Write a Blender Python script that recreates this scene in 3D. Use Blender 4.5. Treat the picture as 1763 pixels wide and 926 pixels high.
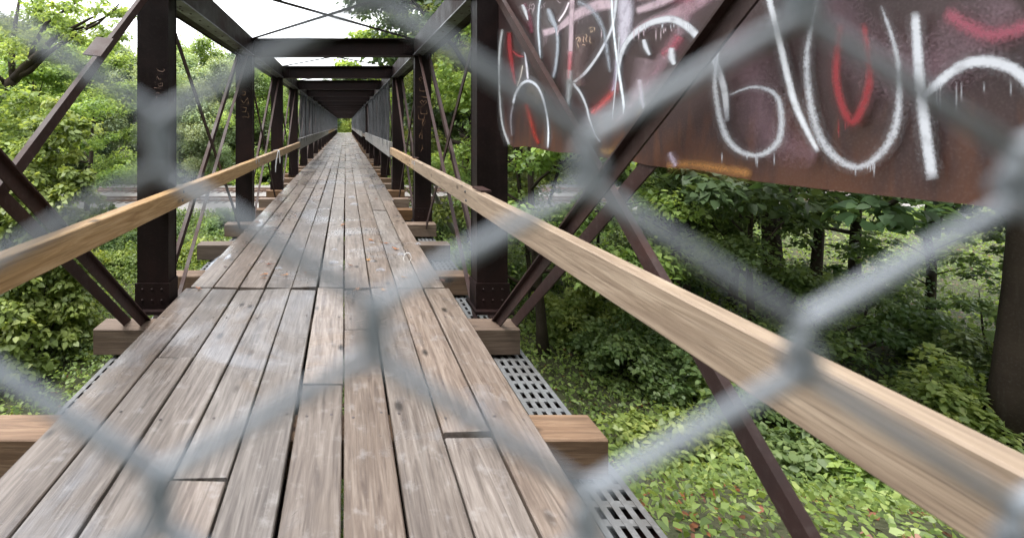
import bpy, math, random
import numpy as np
from mathutils import Vector, Matrix
R = math.radians
sc = bpy.context.scene
for o in list(bpy.data.objects): bpy.data.objects.remove(o)
COL = sc.collection

# ------------------------------------------------------------------ camera
F = 800.0; VX, VY, W0, H0 = 595.0, 215.0, 1763.0, 926.0      # focal length and vanishing point in photo pixels
cam_d = bpy.data.cameras.new('camera'); cam = bpy.data.objects.new('camera', cam_d); COL.objects.link(cam)
cam.location = (0, 0, 0); cam.rotation_euler = (R(90), 0, 0)
cam_d.sensor_width = 36; cam_d.lens = F / W0 * 36
cam_d.shift_x = (W0 / 2 - VX) / W0; cam_d.shift_y = (VY - H0 / 2) / W0
cam_d.clip_start = 0.01; cam_d.clip_end = 600
cam_d.dof.use_dof = True; cam_d.dof.focus_distance = 7.5; cam_d.dof.aperture_fstop = 3.5
sc.camera = cam

# ------------------------------------------------------------------ sky, sun, exposure (bright overcast)
SUN_EL, SUN_AZ = R(70), R(250)
w = bpy.data.worlds.new('World'); sc.world = w; w.use_nodes = True
nt = w.node_tree; nt.nodes.clear()
sky = nt.nodes.new('ShaderNodeTexSky'); sky.sky_type = 'NISHITA'; sky.sun_disc = False
sky.sun_elevation = SUN_EL; sky.sun_rotation = SUN_AZ; sky.dust_density = 4; sky.air_density = 1.0; sky.ozone_density = .6
hs = nt.nodes.new('ShaderNodeHueSaturation'); hs.inputs['Saturation'].default_value = 0.22
bw = nt.nodes.new('ShaderNodeMix'); bw.data_type = 'RGBA'; bw.inputs[0].default_value = .45
bw.inputs[7].default_value = (9.0, 9.2, 9.6, 1)
bg = nt.nodes.new('ShaderNodeBackground'); bg.inputs[1].default_value = 0.15
wo = nt.nodes.new('ShaderNodeOutputWorld')
nt.links.new(sky.outputs[0], hs.inputs['Color']); nt.links.new(hs.outputs[0], bw.inputs[6])
nt.links.new(bw.outputs[2], bg.inputs[0]); nt.links.new(bg.outputs[0], wo.inputs[0])
sd = bpy.data.lights.new('sun', 'SUN'); sd.energy = 1.4; sd.angle = R(25); sd.color = (1, .96, .9)
so = bpy.data.objects.new('sun', sd); COL.objects.link(so)
sdir = Vector((math.cos(SUN_EL) * math.sin(SUN_AZ), math.cos(SUN_EL) * math.cos(SUN_AZ), math.sin(SUN_EL)))
so.rotation_euler = sdir.to_track_quat('Z', 'Y').to_euler(); so.location = (-6, -4, 30)
sc.view_settings.view_transform = 'Standard'; sc.view_settings.look = 'None'
sc.view_settings.gamma = 1; sc.view_settings.exposure = 1.8; sc.view_settings.use_curve_mapping = False
sc.render.engine = 'CYCLES'
sc.cycles.max_bounces = 7; sc.cycles.transparent_max_bounces = 24; sc.cycles.use_denoising = True

# ------------------------------------------------------------------ helpers
rng = np.random.default_rng(7); random.seed(7)
def at(px, py, d): return Vector(((px - VX) * d / F, d, (VY - py) * d / F))
def tag(o, label=None, cat=None, group=None, kind=None):
    if label: o['label'] = label
    if cat: o['category'] = cat
    if group: o['group'] = group
    if kind: o['kind'] = kind
    return o
def empty(name, loc=(0, 0, 0)):
    o = bpy.data.objects.new(name, None); COL.objects.link(o); o.location = loc; o.empty_display_size = .2
    return o
class MB:
    def __init__(s): s.v = []; s.f = []; s.r = []; s.uv = []; s.col = []; s.soft = []
    def add(s, vs, fs, r=None, uv=None):
        b = len(s.v); s.v += [tuple(p) for p in vs]
        r = random.random() if r is None else r
        for q in fs: s.f.append([b + i for i in q]); s.r.append(r)
    def box(s, x0, x1, y0, y1, z0, z1, r=None, ch=0.0, axis='y'):
        if ch <= 0:
            vs = [(x, y, z) for x in (x0, x1) for y in (y0, y1) for z in (z0, z1)]
            s.add(vs, [(0, 1, 3, 2), (4, 6, 7, 5), (0, 4, 5, 1), (2, 3, 7, 6), (0, 2, 6, 4), (1, 5, 7, 3)], r); return
        c = ch
        if axis == 'y': A, B, L0, L1, P = (x0, x1), (z0, z1), y0, y1, lambda a, b, l: (a, l, b)
        elif axis == 'x': A, B, L0, L1, P = (y0, y1), (z0, z1), x0, x1, lambda a, b, l: (l, a, b)
        else: A, B, L0, L1, P = (x0, x1), (y0, y1), z0, z1, lambda a, b, l: (a, b, l)
        oc = [(A[0] + c, B[0]), (A[1] - c, B[0]), (A[1], B[0] + c), (A[1], B[1] - c), (A[1] - c, B[1]), (A[0] + c, B[1]), (A[0], B[1] - c), (A[0], B[0] + c)]
        vs = [P(a, b, L0) for a, b in oc] + [P(a, b, L1) for a, b in oc]
        fs = [(i, (i + 1) % 8, 8 + (i + 1) % 8, 8 + i) for i in range(8)] + [tuple(range(7, -1, -1)), tuple(range(8, 16))]
        s.add(vs, fs, r)
    def bar(s, p0, p1, wdt, hgt, side=Vector((1, 0, 0)), r=None):
        p0 = Vector(p0); p1 = Vector(p1); d = (p1 - p0).normalized()
        a = side - d * side.dot(d)
        a.normalize(); b = d.cross(a); a = a * wdt / 2; b = b * hgt / 2
        vs = [p + i * a + j * b for p in (p0, p1) for i, j in ((-1, -1), (1, -1), (1, 1), (-1, 1))]
        s.add(vs, [(0, 1, 5, 4), (1, 2, 6, 5), (2, 3, 7, 6), (3, 0, 4, 7), (3, 2, 1, 0), (4, 5, 6, 7)], r)
    def tube(s, pts, rad, n=6, r=None, cap=True):
        pts = [Vector(p) for p in pts]; m = len(pts)
        if not hasattr(rad, '__len__'): rad = [rad] * m
        vs = []; prev = None
        for i, p in enumerate(pts):
            t = (pts[min(i + 1, m - 1)] - pts[max(i - 1, 0)]).normalized()
            if prev is None:
                prev = t.orthogonal().normalized()
            a = (prev - t * prev.dot(t)).normalized(); prev = a; b = t.cross(a)
            for k in range(n):
                th = 2 * math.pi * k / n
                vs.append(p + (a * math.cos(th) + b * math.sin(th)) * rad[i])
        fs = [(i * n + k, i * n + (k + 1) % n, (i + 1) * n + (k + 1) % n, (i + 1) * n + k) for i in range(m - 1) for k in range(n)]
        if cap: fs += [tuple(range(n - 1, -1, -1)), tuple(range((m - 1) * n, m * n))]
        s.add(vs, fs, r)
    def disc(s, c, rad, h, axis, n=8, r=None):     # low domed rivet / nail head
        c = Vector(c); ax = Vector(axis).normalized(); a = ax.orthogonal().normalized(); b = ax.cross(a)
        vs = [c + (a * math.cos(t) + b * math.sin(t)) * rad for t in [2 * math.pi * k / n for k in range(n)]]
        vs += [c + ax * h + (a * math.cos(t) + b * math.sin(t)) * rad * .55 for t in [2 * math.pi * k / n for k in range(n)]]
        s.add(vs, [(k, (k + 1) % n, n + (k + 1) % n, n + k) for k in range(n)] + [tuple(range(n, 2 * n))], r)
    def data(s, name, mat, smooth=False):
        me = bpy.data.meshes.new(name); me.from_pydata(s.v, [], s.f)
        at_ = me.attributes.new('rnd', 'FLOAT', 'FACE'); at_.data.foreach_set('value', np.array(s.r, dtype=np.float32))
        me.materials.append(mat)
        if smooth: me.polygons.foreach_set('use_smooth', [True] * len(me.polygons))
        me.update(); return me
    def build(s, name, mat, parent=None, smooth=False):
        o = bpy.data.objects.new(name, s.data(name, mat, smooth)); COL.objects.link(o)
        if parent: o.parent = parent
        return o
def inst(name, me, parent=None, loc=(0, 0, 0)):
    o = bpy.data.objects.new(name, me); COL.objects.link(o); o.location = loc
    if parent: o.parent = parent
    return o
def copy_tree(o, parent=None):
    c = o.copy(); COL.objects.link(c); c.parent = parent
    for ch in list(o.children): copy_tree(ch, c)
    return c

# ------------------------------------------------------------------ materials
def newmat(name):
    m = bpy.data.materials.new(name); m.use_nodes = True
    n = m.node_tree; n.nodes.clear()
    out = n.nodes.new('ShaderNodeOutputMaterial'); b = n.nodes.new('ShaderNodeBsdfPrincipled')
    n.links.new(b.outputs[0], out.inputs[0]); return m, n, b, out
def N(n, t, **kw):
    x = n.nodes.new(t)
    for k, v in kw.items(): setattr(x, k, v)
    return x
def coord(n, scale, space='Object'):
    tc = N(n, 'ShaderNodeTexCoord'); mp = N(n, 'ShaderNodeMapping'); mp.inputs['Scale'].default_value = scale
    n.links.new(tc.outputs[space], mp.inputs[0]); return mp.outputs[0]
def noise(n, vec, scale, detail=4, rough=.55, dist=0):
    x = N(n, 'ShaderNodeTexNoise'); x.inputs['Scale'].default_value = scale; x.inputs['Detail'].default_value = detail
    x.inputs['Roughness'].default_value = rough; x.inputs['Distortion'].default_value = dist
    n.links.new(vec, x.inputs['Vector']); return x.outputs[0]
def ramp(n, fac, stops):
    x = N(n, 'ShaderNodeValToRGB'); cr = x.color_ramp
    while len(cr.elements) < len(stops): cr.elements.new(.5)
    for e, (p, c) in zip(cr.elements, stops): e.position = p; e.color = (*c, 1) if len(c) == 3 else c
    n.links.new(fac, x.inputs[0]); return x.outputs[0]
def mix(n, fac, a, b, mode='MIX'):
    x = N(n, 'ShaderNodeMix', data_type='RGBA', blend_type=mode)
    if isinstance(fac, (int, float)): x.inputs[0].default_value = fac
    else: n.links.new(fac, x.inputs[0])
    for i, c in ((6, a), (7, b)):
        if isinstance(c, tuple): x.inputs[i].default_value = (*c, 1)
        else: n.links.new(c, x.inputs[i])
    return x.outputs[2]
def mth(n, op, a, b=0.0, c=None):
    x = N(n, 'ShaderNodeMath', operation=op)
    for i, v in enumerate((a, b) if c is None else (a, b, c)):
        if isinstance(v, (int, float)): x.inputs[i].default_value = v
        else: n.links.new(v, x.inputs[i])
    return x.outputs[0]
def bump(n, b, h, strength=.3, dist=.01):
    x = N(n, 'ShaderNodeBump'); x.inputs['Strength'].default_value = strength; x.inputs['Distance'].default_value = dist
    n.links.new(h, x.inputs['Height']); n.links.new(x.outputs[0], b.inputs['Normal'])
def attr(n, name): x = N(n, 'ShaderNodeAttribute'); x.attribute_name = name; return x

def steel(name, base, rust, light, rough=.5, amt=.5):
    m, n, b, o = newmat(name); v = coord(n, (1, 1, 1))
    a = noise(n, v, 2.2, 7, .65, .4); c = noise(n, v, 38, 5, .6)
    col = mix(n, ramp(n, a, [(.42, (0, 0, 0)), (.68, (1, 1, 1))]), base, rust)
    col = mix(n, mth(n, 'MULTIPLY', ramp(n, c, [(.52, (0, 0, 0)), (.75, (1, 1, 1))]), amt), col, light)
    vs = coord(n, (14, 14, .9)); st = noise(n, vs, 1.0, 5, .6)
    col = mix(n, mth(n, 'MULTIPLY', ramp(n, st, [(.55, (0, 0, 0)), (.8, (1, 1, 1))]), amt * .8), col, light)
    n.links.new(col, b.inputs['Base Color'])
    rr = ramp(n, a, [(.3, (rough - .14,) * 3), (.7, (rough + .2,) * 3)]); n.links.new(rr, b.inputs['Roughness'])
    b.inputs['Specular IOR Level'].default_value = .17 if base[0] < .04 else .5; bump(n, b, c, .25, .004); return m
M = {}
M['steel'] = steel('dark_brown_steel', (.0052, .0024, .0026), (.013, .0048, .0038), (.019, .0125, .012), .55)
M['steel_light'] = steel('worn_brown_steel', (.027, .0155, .0145), (.042, .021, .018), (.065, .050, .046), .5)
M['chord_flange'] = steel('worn_flange_steel', (.075, .08, .092), (.035, .03, .03), (.16, .165, .18), .38, .7)
M['galv'] = steel('galvanised_steel', (.30, .32, .35), (.22, .235, .26), (.46, .48, .52), .42, .4)
M['plate'] = steel('perforated_plate', (.11, .115, .12), (.07, .065, .06), (.2, .205, .215), .5, .6)
M['wire'] = steel('fence_wire', (.22, .245, .28), (.12, .135, .155), (.36, .39, .43), .45, .4)
M['galv_dark'] = steel('old_galvanised_wire', (.045, .05, .057), (.018, .02, .024), (.11, .12, .135), .5, .5)
M['rail_steel'] = steel('rusty_rail', (.15, .09, .065), (.20, .11, .07), (.35, .28, .24), .5)
M['sleeper'] = steel('sleeper_wood', (.055, .045, .04), (.075, .06, .052), (.14, .12, .11), .8)
M['concrete'] = steel('concrete', (.28, .27, .25), (.22, .21, .19), (.34, .33, .31), .85)

def wood(name, c0, c1, c2, axis, knots=True, stain=None, rough=.62, dirt=.0):
    m, n, b, o = newmat(name)
    tc = N(n, 'ShaderNodeTexCoord'); rv = attr(n, 'rnd').outputs['Fac']
    cv = N(n, 'ShaderNodeCombineXYZ'); k = mth(n, 'MULTIPLY', rv, 37.0)
    for i in range(3): n.links.new(k, cv.inputs[i])
    ad = N(n, 'ShaderNodeVectorMath', operation='ADD'); n.links.new(tc.outputs['Object'], ad.inputs[0]); n.links.new(cv.outputs[0], ad.inputs[1])
    mp = N(n, 'ShaderNodeMapping'); s = [24, 24, 24]; s['xyz'.index(axis)] = 1.7; mp.inputs['Scale'].default_value = s
    n.links.new(ad.outputs[0], mp.inputs[0])
    g = noise(n, mp.outputs[0], 1.0, 6, .62, 1.6)
    col = ramp(n, g, [(.28, c0), (.5, c1), (.72, c2)])
    mp2 = N(n, 'ShaderNodeMapping'); s = [90, 90, 90]; s['xyz'.index(axis)] = 3; mp2.inputs['Scale'].default_value = s
    n.links.new(ad.outputs[0], mp2.inputs[0]); g2 = noise(n, mp2.outputs[0], 1.0, 4, .6, .3)
    col = mix(n, mth(n, 'MULTIPLY', ramp(n, g2, [(.5, (0, 0, 0)), (.78, (1, 1, 1))]), .55), col, tuple(x * .45 for x in c0))
    # board to board tone
    t = mth(n, 'MULTIPLY_ADD', rv, .55, .72)
    hsv = N(n, 'ShaderNodeHueSaturation'); n.links.new(t, hsv.inputs['Value']); n.links.new(col, hsv.inputs['Color'])
    n.links.new(mth(n, 'MULTIPLY_ADD', mth(n, 'FRACT', mth(n, 'MULTIPLY', rv, 7.3)), .7, .6), hsv.inputs['Saturation']); col = hsv.outputs[0]
    if knots:
        mp3 = N(n, 'ShaderNodeMapping'); s = [5.5, 5.5, 5.5]; s['xyz'.index(axis)] = 2.6; mp3.inputs['Scale'].default_value = s
        n.links.new(ad.outputs[0], mp3.inputs[0]); vo = N(n, 'ShaderNodeTexVoronoi'); n.links.new(mp3.outputs[0], vo.inputs['Vector']); vo.inputs['Scale'].default_value = 1
        col = mix(n, ramp(n, vo.outputs['Distance'], [(.06, (.95, .95, .95)), (.16, (0, 0, 0))]), col, tuple(x * .3 for x in c0))
    if stain:
        pl = noise(n, tc.outputs['Object'], 1.15, 5, .6, .6); col = mix(n, mth(n, 'MULTIPLY', ramp(n, pl, [(.53, (0, 0, 0)), (.68, (1, 1, 1))]), .32), col, stain)
        p3 = noise(n, tc.outputs['Object'], 9.0, 6, .7, .1); col = mix(n, mth(n, 'MULTIPLY', ramp(n, p3, [(.56, (0, 0, 0)), (.7, (1, 1, 1))]), .28), col, (.31, .305, .31))
        p2 = noise(n, tc.outputs['Object'], 2.4, 4, .6, .2); col = mix(n, mth(n, 'MULTIPLY', ramp(n, p2, [(.58, (0, 0, 0)), (.7, (1, 1, 1))]), .6), col, (.10, .078, .062))
        n.links.new(ramp(n, pl, [(.45, (rough,) * 3), (.62, (rough - .22,) * 3)]), b.inputs['Roughness'])
    else: b.inputs['Roughness'].default_value = rough
    n.links.new(col, b.inputs['Base Color']); bump(n, b, g2, .5, .004); return m
M['deck'] = wood('weathered_deck_wood', (.058, .043, .036), (.128, .103, .087), (.208, .177, .155), 'y', True, (.235, .255, .29), .40)
M['tie'] = wood('cross_tie_wood', (.070, .038, .019), (.115, .066, .036), (.18, .118, .072), 'x', True, None, .7)
M['new_wood'] = wood('new_tan_lumber', (.170, .102, .052), (.275, .185, .105), (.375, .272, .17), 'y', True, None, .6)
M['grey_wood'] = wood('grey_weathered_lumber', (.09, .085, .082), (.16, .155, .15), (.24, .23, .22), 'y', True, None, .7)

def leafmat(name, c_dark, c_mid, c_light, trans=.45, yellow=.0):
    m, n, b, o = newmat(name)
    rv = attr(n, 'rnd').outputs['Fac']; oi = N(n, 'ShaderNodeObjectInfo')
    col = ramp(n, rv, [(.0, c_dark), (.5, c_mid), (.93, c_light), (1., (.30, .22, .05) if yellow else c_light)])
    hsv = N(n, 'ShaderNodeHueSaturation'); n.links.new(col, hsv.inputs['Color'])
    n.links.new(mth(n, 'MULTIPLY_ADD', oi.outputs['Random'], .03, .485), hsv.inputs['Hue'])
    n.links.new(mth(n, 'MULTIPLY_ADD', oi.outputs['Random'], .35, .85), hsv.inputs['Value'])
    hsv.inputs['Saturation'].default_value = .92
    n.links.new(hsv.outputs[0], b.inputs['Base Color']); b.inputs['Roughness'].default_value = .42
    b.inputs['Specular IOR Level'].default_value = .4
    tr = N(n, 'ShaderNodeBsdfTranslucent')
    tc2 = mix(n, 1.0, hsv.outputs[0], (1.45, 1.35, .75), 'MULTIPLY'); n.links.new(tc2, tr.inputs[0])
    ms = N(n, 'ShaderNodeMixShader'); ms.inputs[0].default_value = trans
    n.links.new(b.outputs[0], ms.inputs[1]); n.links.new(tr.outputs[0], ms.inputs[2]); n.links.new(ms.outputs[0], o.inputs[0]); return m
M['leaf_bright'] = leafmat('bright_green_leaf', (.06, .11, .03), (.20, .29, .065), (.40, .48, .14), .5)
M['leaf_yellow'] = leafmat('yellow_green_leaf', (.06, .11, .02), (.22, .31, .045), (.43, .49, .09), .5, 1)
M['leaf_mid'] = leafmat('mid_green_leaf', (.05, .095, .036), (.13, .205, .068), (.25, .335, .12), .5)
M['leaf_dark'] = leafmat('dark_green_leaf', (.026, .055, .024), (.065, .12, .048), (.13, .20, .08), .45)
M['leaf_hazed'] = leafmat('haze_pale_leaf', (.15, .21, .12), (.26, .335, .19), (.38, .44, .27), .48)  # distance haze put into the leaf colour of the far trees and bushes
M['bark'] = steel('dark_bark', (.035, .026, .02), (.055, .042, .032), (.09, .08, .065), .85)
M['bark_pale'] = steel('pale_bark', (.26, .25, .22), (.20, .19, .17), (.36, .35, .32), .8)

# spray paint: ribbon with soft, speckled edge (colour, softness and position across come from the mesh)
def paintmat():
    m, n, b, o = newmat('spray_paint')
    uv = N(n, 'ShaderNodeUVMap'); sp = N(n, 'ShaderNodeSeparateXYZ'); n.links.new(uv.outputs[0], sp.inputs[0])
    c = attr(n, 'paint'); s = attr(n, 'soft').outputs['Fac']
    ac = mth(n, 'ABSOLUTE', sp.outputs[1]); e = mth(n, 'SUBTRACT', 1.0, ac)
    nz = noise(n, coord(n, (1, 1, 1)), 260, 3, .7); big = noise(n, coord(n, (1, 1, 1)), 22, 5, .6)
    s = mth(n, 'MINIMUM', mth(n, 'MULTIPLY_ADD', s, 1.0, .28), 1.2); al = mth(n, 'DIVIDE', e, s); al = mth(n, 'ADD', al, mth(n, 'MULTIPLY', mth(n, 'SUBTRACT', nz, .5), mth(n, 'MULTIPLY', s, 2.6)))
    al = mth(n, 'MINIMUM', mth(n, 'MAXIMUM', al, 0), 1)
    al = mth(n, 'MULTIPLY', al, c.outputs['Alpha'])
    al = mth(n, 'MULTIPLY', al, ramp(n, big, [(.28, (.6,) * 3), (.5, (1, 1, 1))]))
    n.links.new(c.outputs['Color'], b.inputs['Base Color']); n.links.new(al, b.inputs['Alpha']); b.inputs['Roughness'].default_value = .45
    return m
M['paint'] = paintmat()
def sheetmat():
    m, n, b, o = newmat('rusted_sheet_steel'); v = coord(n, (1, 1, 1))
    a = noise(n, v, 1.7, 6, .6, .4); g = noise(n, v, 170, 3, .7); c = noise(n, coord(n, (1, 4, .9)), 2.4, 5, .6, .5)
    col = mix(n, ramp(n, a, [(.4, (0, 0, 0)), (.65, (1, 1, 1))]), (.024, .0125, .0125), (.034, .0195, .019))
    sx = N(n, 'ShaderNodeSeparateXYZ'); n.links.new(v, sx.inputs[0])
    low = mth(n, 'MULTIPLY', mth(n, 'SUBTRACT', c, sx.outputs[2]), 1.0)      # rust creeping up from the hem where water hangs
    col = mix(n, mth(n, 'MULTIPLY', ramp(n, low, [(.48, (0, 0, 0)), (.68, (1, 1, 1))]), .65), col, (.085, .034, .017))
    col = mix(n, mth(n, 'MULTIPLY', ramp(n, g, [(.5, (0, 0, 0)), (.75, (1, 1, 1))]), .3), col, (.13, .10, .10))
    n.links.new(col, b.inputs['Base Color']); b.inputs['Specular IOR Level'].default_value = .3; b.inputs['Roughness'].default_value = .42; bump(n, b, g, .12, .002); return m
M['sheet'] = sheetmat()
def simple(name, c, rough=.6):
    m, n, b, o = newmat(name); v = coord(n, (1, 1, 1)); a = noise(n, v, 30, 4)
    n.links.new(mix(n, a, tuple(x * .75 for x in c), tuple(min(1, x * 1.2) for x in c)), b.inputs['Base Color']); b.inputs['Roughness'].default_value = rough; return m
M['ribbon'] = simple('white_ribbon', (.72, .73, .76)); M['nail'] = simple('nail', (.05, .04, .04), .4)
M['dry_leaf'] = leafmat('dry_leaf', (.06, .022, .012), (.20, .065, .018), (.34, .15, .04), .15)
def groundmat(name, stops, sc_=1.2, fine=26):
    m, n, b, o = newmat(name); v = coord(n, (1, 1, 1)); a = noise(n, v, sc_, 8, .7, .5); c = noise(n, v, fine, 4, .7)
    n.links.new(mix(n, .5, ramp(n, a, stops), ramp(n, c, stops)), b.inputs['Base Color']); b.inputs['Roughness'].default_value = .9; bump(n, b, c, .8, .05); return m
M['ground'] = groundmat('forest_floor', [(.3, (.035, .028, .018)), (.5, (.05, .06, .022)), (.68, (.10, .085, .05))])
M['ballast'] = groundmat('ballast_stone', [(.3, (.085, .078, .072)), (.5, (.19, .18, .172)), (.7, (.34, .33, .32))], 9, 14)

# ------------------------------------------------------------------ ground
def sst(a, b, x): t = min(1, max(0, (x - a) / (b - a))); return t * t * (3 - 2 * t)
def gz(x, y):
    z = -6.0 + .16 * math.sin(x * .31 + 1) * math.sin(y * .27) + .08 * math.sin(x * .9 + y * .7)
    z += (1 - sst(25, 33, y)) * .0
    fl = sst(27, 31, y) * (1 - sst(44, 48, y)); z = z * (1 - fl) + (-6.0) * fl
    z += (1 - sst(0.5, 9.5, y)) * 3.4                      # near embankment
    z += sst(58, 77, y) * 4.0 + sst(110, 220, y) * 8
    z += sst(14, 45, abs(x + 2)) * 1.2 * (1 - fl)
    return z
g = MB(); xs = np.concatenate([np.linspace(-300, -45, 12), np.linspace(-42, 42, 70), np.linspace(45, 300, 12)])
ys = np.concatenate([np.linspace(-60, -5, 8), np.linspace(-3, 100, 84), np.linspace(110, 400, 16)])
vs = [(x, y, gz(x, y)) for y in ys for x in xs]; nx = len(xs)
g.add(vs, [(j * nx + i, j * nx + i + 1, (j + 1) * nx + i + 1, (j + 1) * nx + i) for j in range(len(ys) - 1) for i in range(nx - 1)])
tag(g.build('ground', M['ground'], smooth=True), kind='structure')
# ballast bed: low trapezoid across the view
bb = MB(); prof = [(29.5, -6.02), (31.2, -5.86), (33.4, -5.78), (45.2, -5.78), (46.6, -6.06)]
xs2 = np.linspace(-90, 90, 181); vs = []
for x in xs2:
    for y, z in prof: vs.append((x, y + .25 * math.sin(x * 1.3 + y), z + random.uniform(-.02, .02)))
bb.add(vs, [(i * 5 + j, (i + 1) * 5 + j, (i + 1) * 5 + j + 1, i * 5 + j + 1) for i in range(180) for j in range(4)])
tag(bb.build('ballast', M['ballast']), kind='structure')

# ------------------------------------------------------------------ railway tracks
RT = -5.55
def track(y0, label):
    t = empty('railway_track', (0, y0, -5.78)); tag(t, label, 'railway track', 'railway tracks under the bridge')
    rmb = MB()
    for a, b_, c_, d_ in ((-.065, .065, 0, .02), (-.012, .012, .02, .12), (-.036, .036, .12, .155)): rmb.box(-90, 90, a, b_, c_, d_)
    me = rmb.data('rail', M['rail_steel'])
    for s in (-.72, .72): inst('rail', me, t, (0, s, .04))
    smb = MB(); smb.box(-.11, .11, -1.3, 1.3, -.1, .035, ch=.008); sm = smb.data('sleeper', M['sleeper'])
    for i in range(100): inst('sleeper', sm, t, ((i - 60) * .6, random.uniform(-.04, .04), random.uniform(-.01, .006)))
track(35.6, 'rusty railway track on pale ballast, the nearer one, crossing under the bridge')
track(40.6, 'rusty railway track on pale ballast, the farther one, by the bushes')

# ------------------------------------------------------------------ bridge
bridge = empty('truss_bridge', (0, 0, 0))
tag(bridge, 'long dark brown steel truss footbridge with weathered plank deck and cross struts overhead', 'bridge')
XLi, XLo, XRi, XRo = -1.47, -1.73, 1.09, 1.345
ZT0, ZT1, ZB = 1.09, 1.36, -1.50
PY = [0.59 + 3.45 * i for i in range(24)]          # back faces of the posts
PD = .185
NP = len(PY); Y_END = PY[-1] + .1
def ibeam_z(mb, x0, x1, y0, y1, z0, z1, fl=.014, web=.012):       # post: flanges face along the bridge sides
    mb.box(x0, x1, y0, y0 + fl, z0, z1); mb.box(x0, x1, y1 - fl, y1, z0, z1)
def post_data(x0, x1):
    m = MB(); a = .014
    # boxed column: two wide faces, lipped inner side plates set back a little
    m.box(x0, x1, -PD, -PD + a, 0, ZT0 - ZB); m.box(x0, x1, -a, 0, 0, ZT0 - ZB)
    m.box(x0 + .004, x0 + .02, -PD + a, -a, 0, ZT0 - ZB); m.box(x1 - .02, x1 - .004, -PD + a, -a, 0, ZT0 - ZB)
    return m.data('post', M['steel'])
pl, pr = post_data(XLo, XLi), post_data(XRi, XRo)
def gusset_data(x0, x1, side):
    m = MB(); m.box(x0 - .012, x1 + .012, -PD - .016, -PD - .003, -.02, .19); 
    xi = x1 if side < 0 else x0; m.box(min(xi, xi + .012 * -side), max(xi, xi + .012 * -side), -PD - .003, -.0, -.02, .19)
    for zx in (.05, .14):
        for k in range(3): m.disc((x0 + .05 + k * (x1 - x0 - .1) / 2, -PD - .016, zx), .012, .008, (0, -1, 0))
    m.box(x0 - .03, x1 + .03, -PD - .07, .05, -.05, -.022)
    return m.data('base_plate', M['steel'])
gl, gr = gusset_data(XLo, XLi, -1), gusset_data(XRi, XRo, 1)
posts = {}
for i, y in enumerate(PY):
    for s, me, gm in ((-1, pl, gl), (1, pr, gr)):
        p = inst('post', me, bridge, (0, y, ZB)); inst('base_plate', gm, p); posts[(i, s)] = p
# top chord: starts at post 1; channel pair with a lighter inner bottom flange
for s, xi, xo in ((-1, XLi, XLo), (1, XRi, XRo)):
    m = MB(); y0, y1 = PY[1] - PD - .02, Y_END
    sg = 1 if xo > xi else -1
    def X(a, b_): return (min(a, b_), max(a, b_))
    m.box(*X(xi, xi + sg * .016), y0, y1, ZT0 + .018, ZT1 - .002)
    m.box(*X(xo, xo - sg * .016), y0, y1, ZT0 - .0, ZT1 - .002)
    m.box(*X(xi - sg * .0, xo), y0, y1, ZT1 - .002, ZT1 + .014)
    m.box(*X(xi + sg * .125, xo - sg * .016), y0, y1, ZT0 + .012, ZT0 + .026)
    ch = m.build('top_chord', M['steel'], bridge)
    f = MB(); f.box(*X(xi - sg * .03, xi + sg * .13), y0, y1, ZT0 - .002, ZT0 + .012)
    fl = f.build('flange_strip', M['chord_flange'], ch)
    b_ = MB()
    y = y0 + .15
    while y < 40: b_.disc((xi + sg * .05, y, ZT0 - .002), .014, .008, (0, 0, -1)); y += .29
    for j in range(1, 12):
        for k in range(5): b_.disc((xi + sg * .09, PY[j] + .12 + .07 * k, ZT0 - .002), .012, .008, (0, 0, -1))
    b_.build('bolt', M['nail'], ch); 
    m = MB()                                                  # bottom chord with perforated cover plate
    m.box(*X(xi + sg * .002, xi + sg * .016), -1.5, Y_END, -2.02, -1.735); m.box(*X(xo, xo - sg * .016), -1.5, Y_END, -2.02, -1.735)
    m.box(*X(xi + sg * .002, xo), -1.5, Y_END, -2.036, -2.02)
    bc = m.build('bottom_chord', M['steel'], bridge)
    m = MB(); a0, a1 = X(xi, xo); y = .8
    while y < 22:                                             # ladder of bars round square holes
        m.box(a0, a1, y, y + .035, -1.735, -1.725); y += .10
    for k in range(5):
        xx = a0 + (a1 - a0 - .03) * k / 4
        m.box(xx, xx + .03, .8, y, -1.7245, -1.7215)
    m.build('perforated_plate', M['plate'], bc)
# struts overhead
def strut_data():
    m = MB(); z0, z1 = ZT0 - .01, ZT1 + .0; x0, x1 = XLi + .002, XRi - .002
    m.box(x0, x1, -.18, -.0, z0, z0 + .014); m.box(x0, x1, -.18, 0, z1 - .014, z1); m.box(x0, x1, -.097, -.083, z0 + .014, z1 - .014)
    for x in (x0 + .01, x1 - .16):
        m.box(x, x + .15, -.114, -.0985, z0 + .05, z1 - .05)
        for k in range(3):
            for q in (0, 1): m.disc((x + .035 + q * .08, -.114, z0 + .08 + k * .055), .011, .008, (0, -1, 0))
    return m.data('cross_strut', M['steel'])
sd_ = strut_data()
for i in range(1, NP): inst('cross_strut', sd_, bridge, (0, PY[i], 0))
# lateral cross bracing between struts
m = MB(); zz = ZT1 - .03
m.bar((XLi, .02, zz), (XRi, 3.25, zz), .055, .012, Vector((0, 1, 0))); lb1 = m.data('sway_rod', M['steel'])
m = MB(); m.bar((XRi, .02, zz + .016), (XLi, 3.25, zz + .016), .055, .012, Vector((0, 1, 0))); lb2 = m.data('sway_rod', M['steel'])
m = MB(); m.box(-.10, .10, -.10, .10, 0, .008)
for i in range(1, NP - 1): inst('sway_rod', lb1, bridge, (0, PY[i], 0)); inst('sway_rod', lb2, bridge, (0, PY[i], 0))
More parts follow.
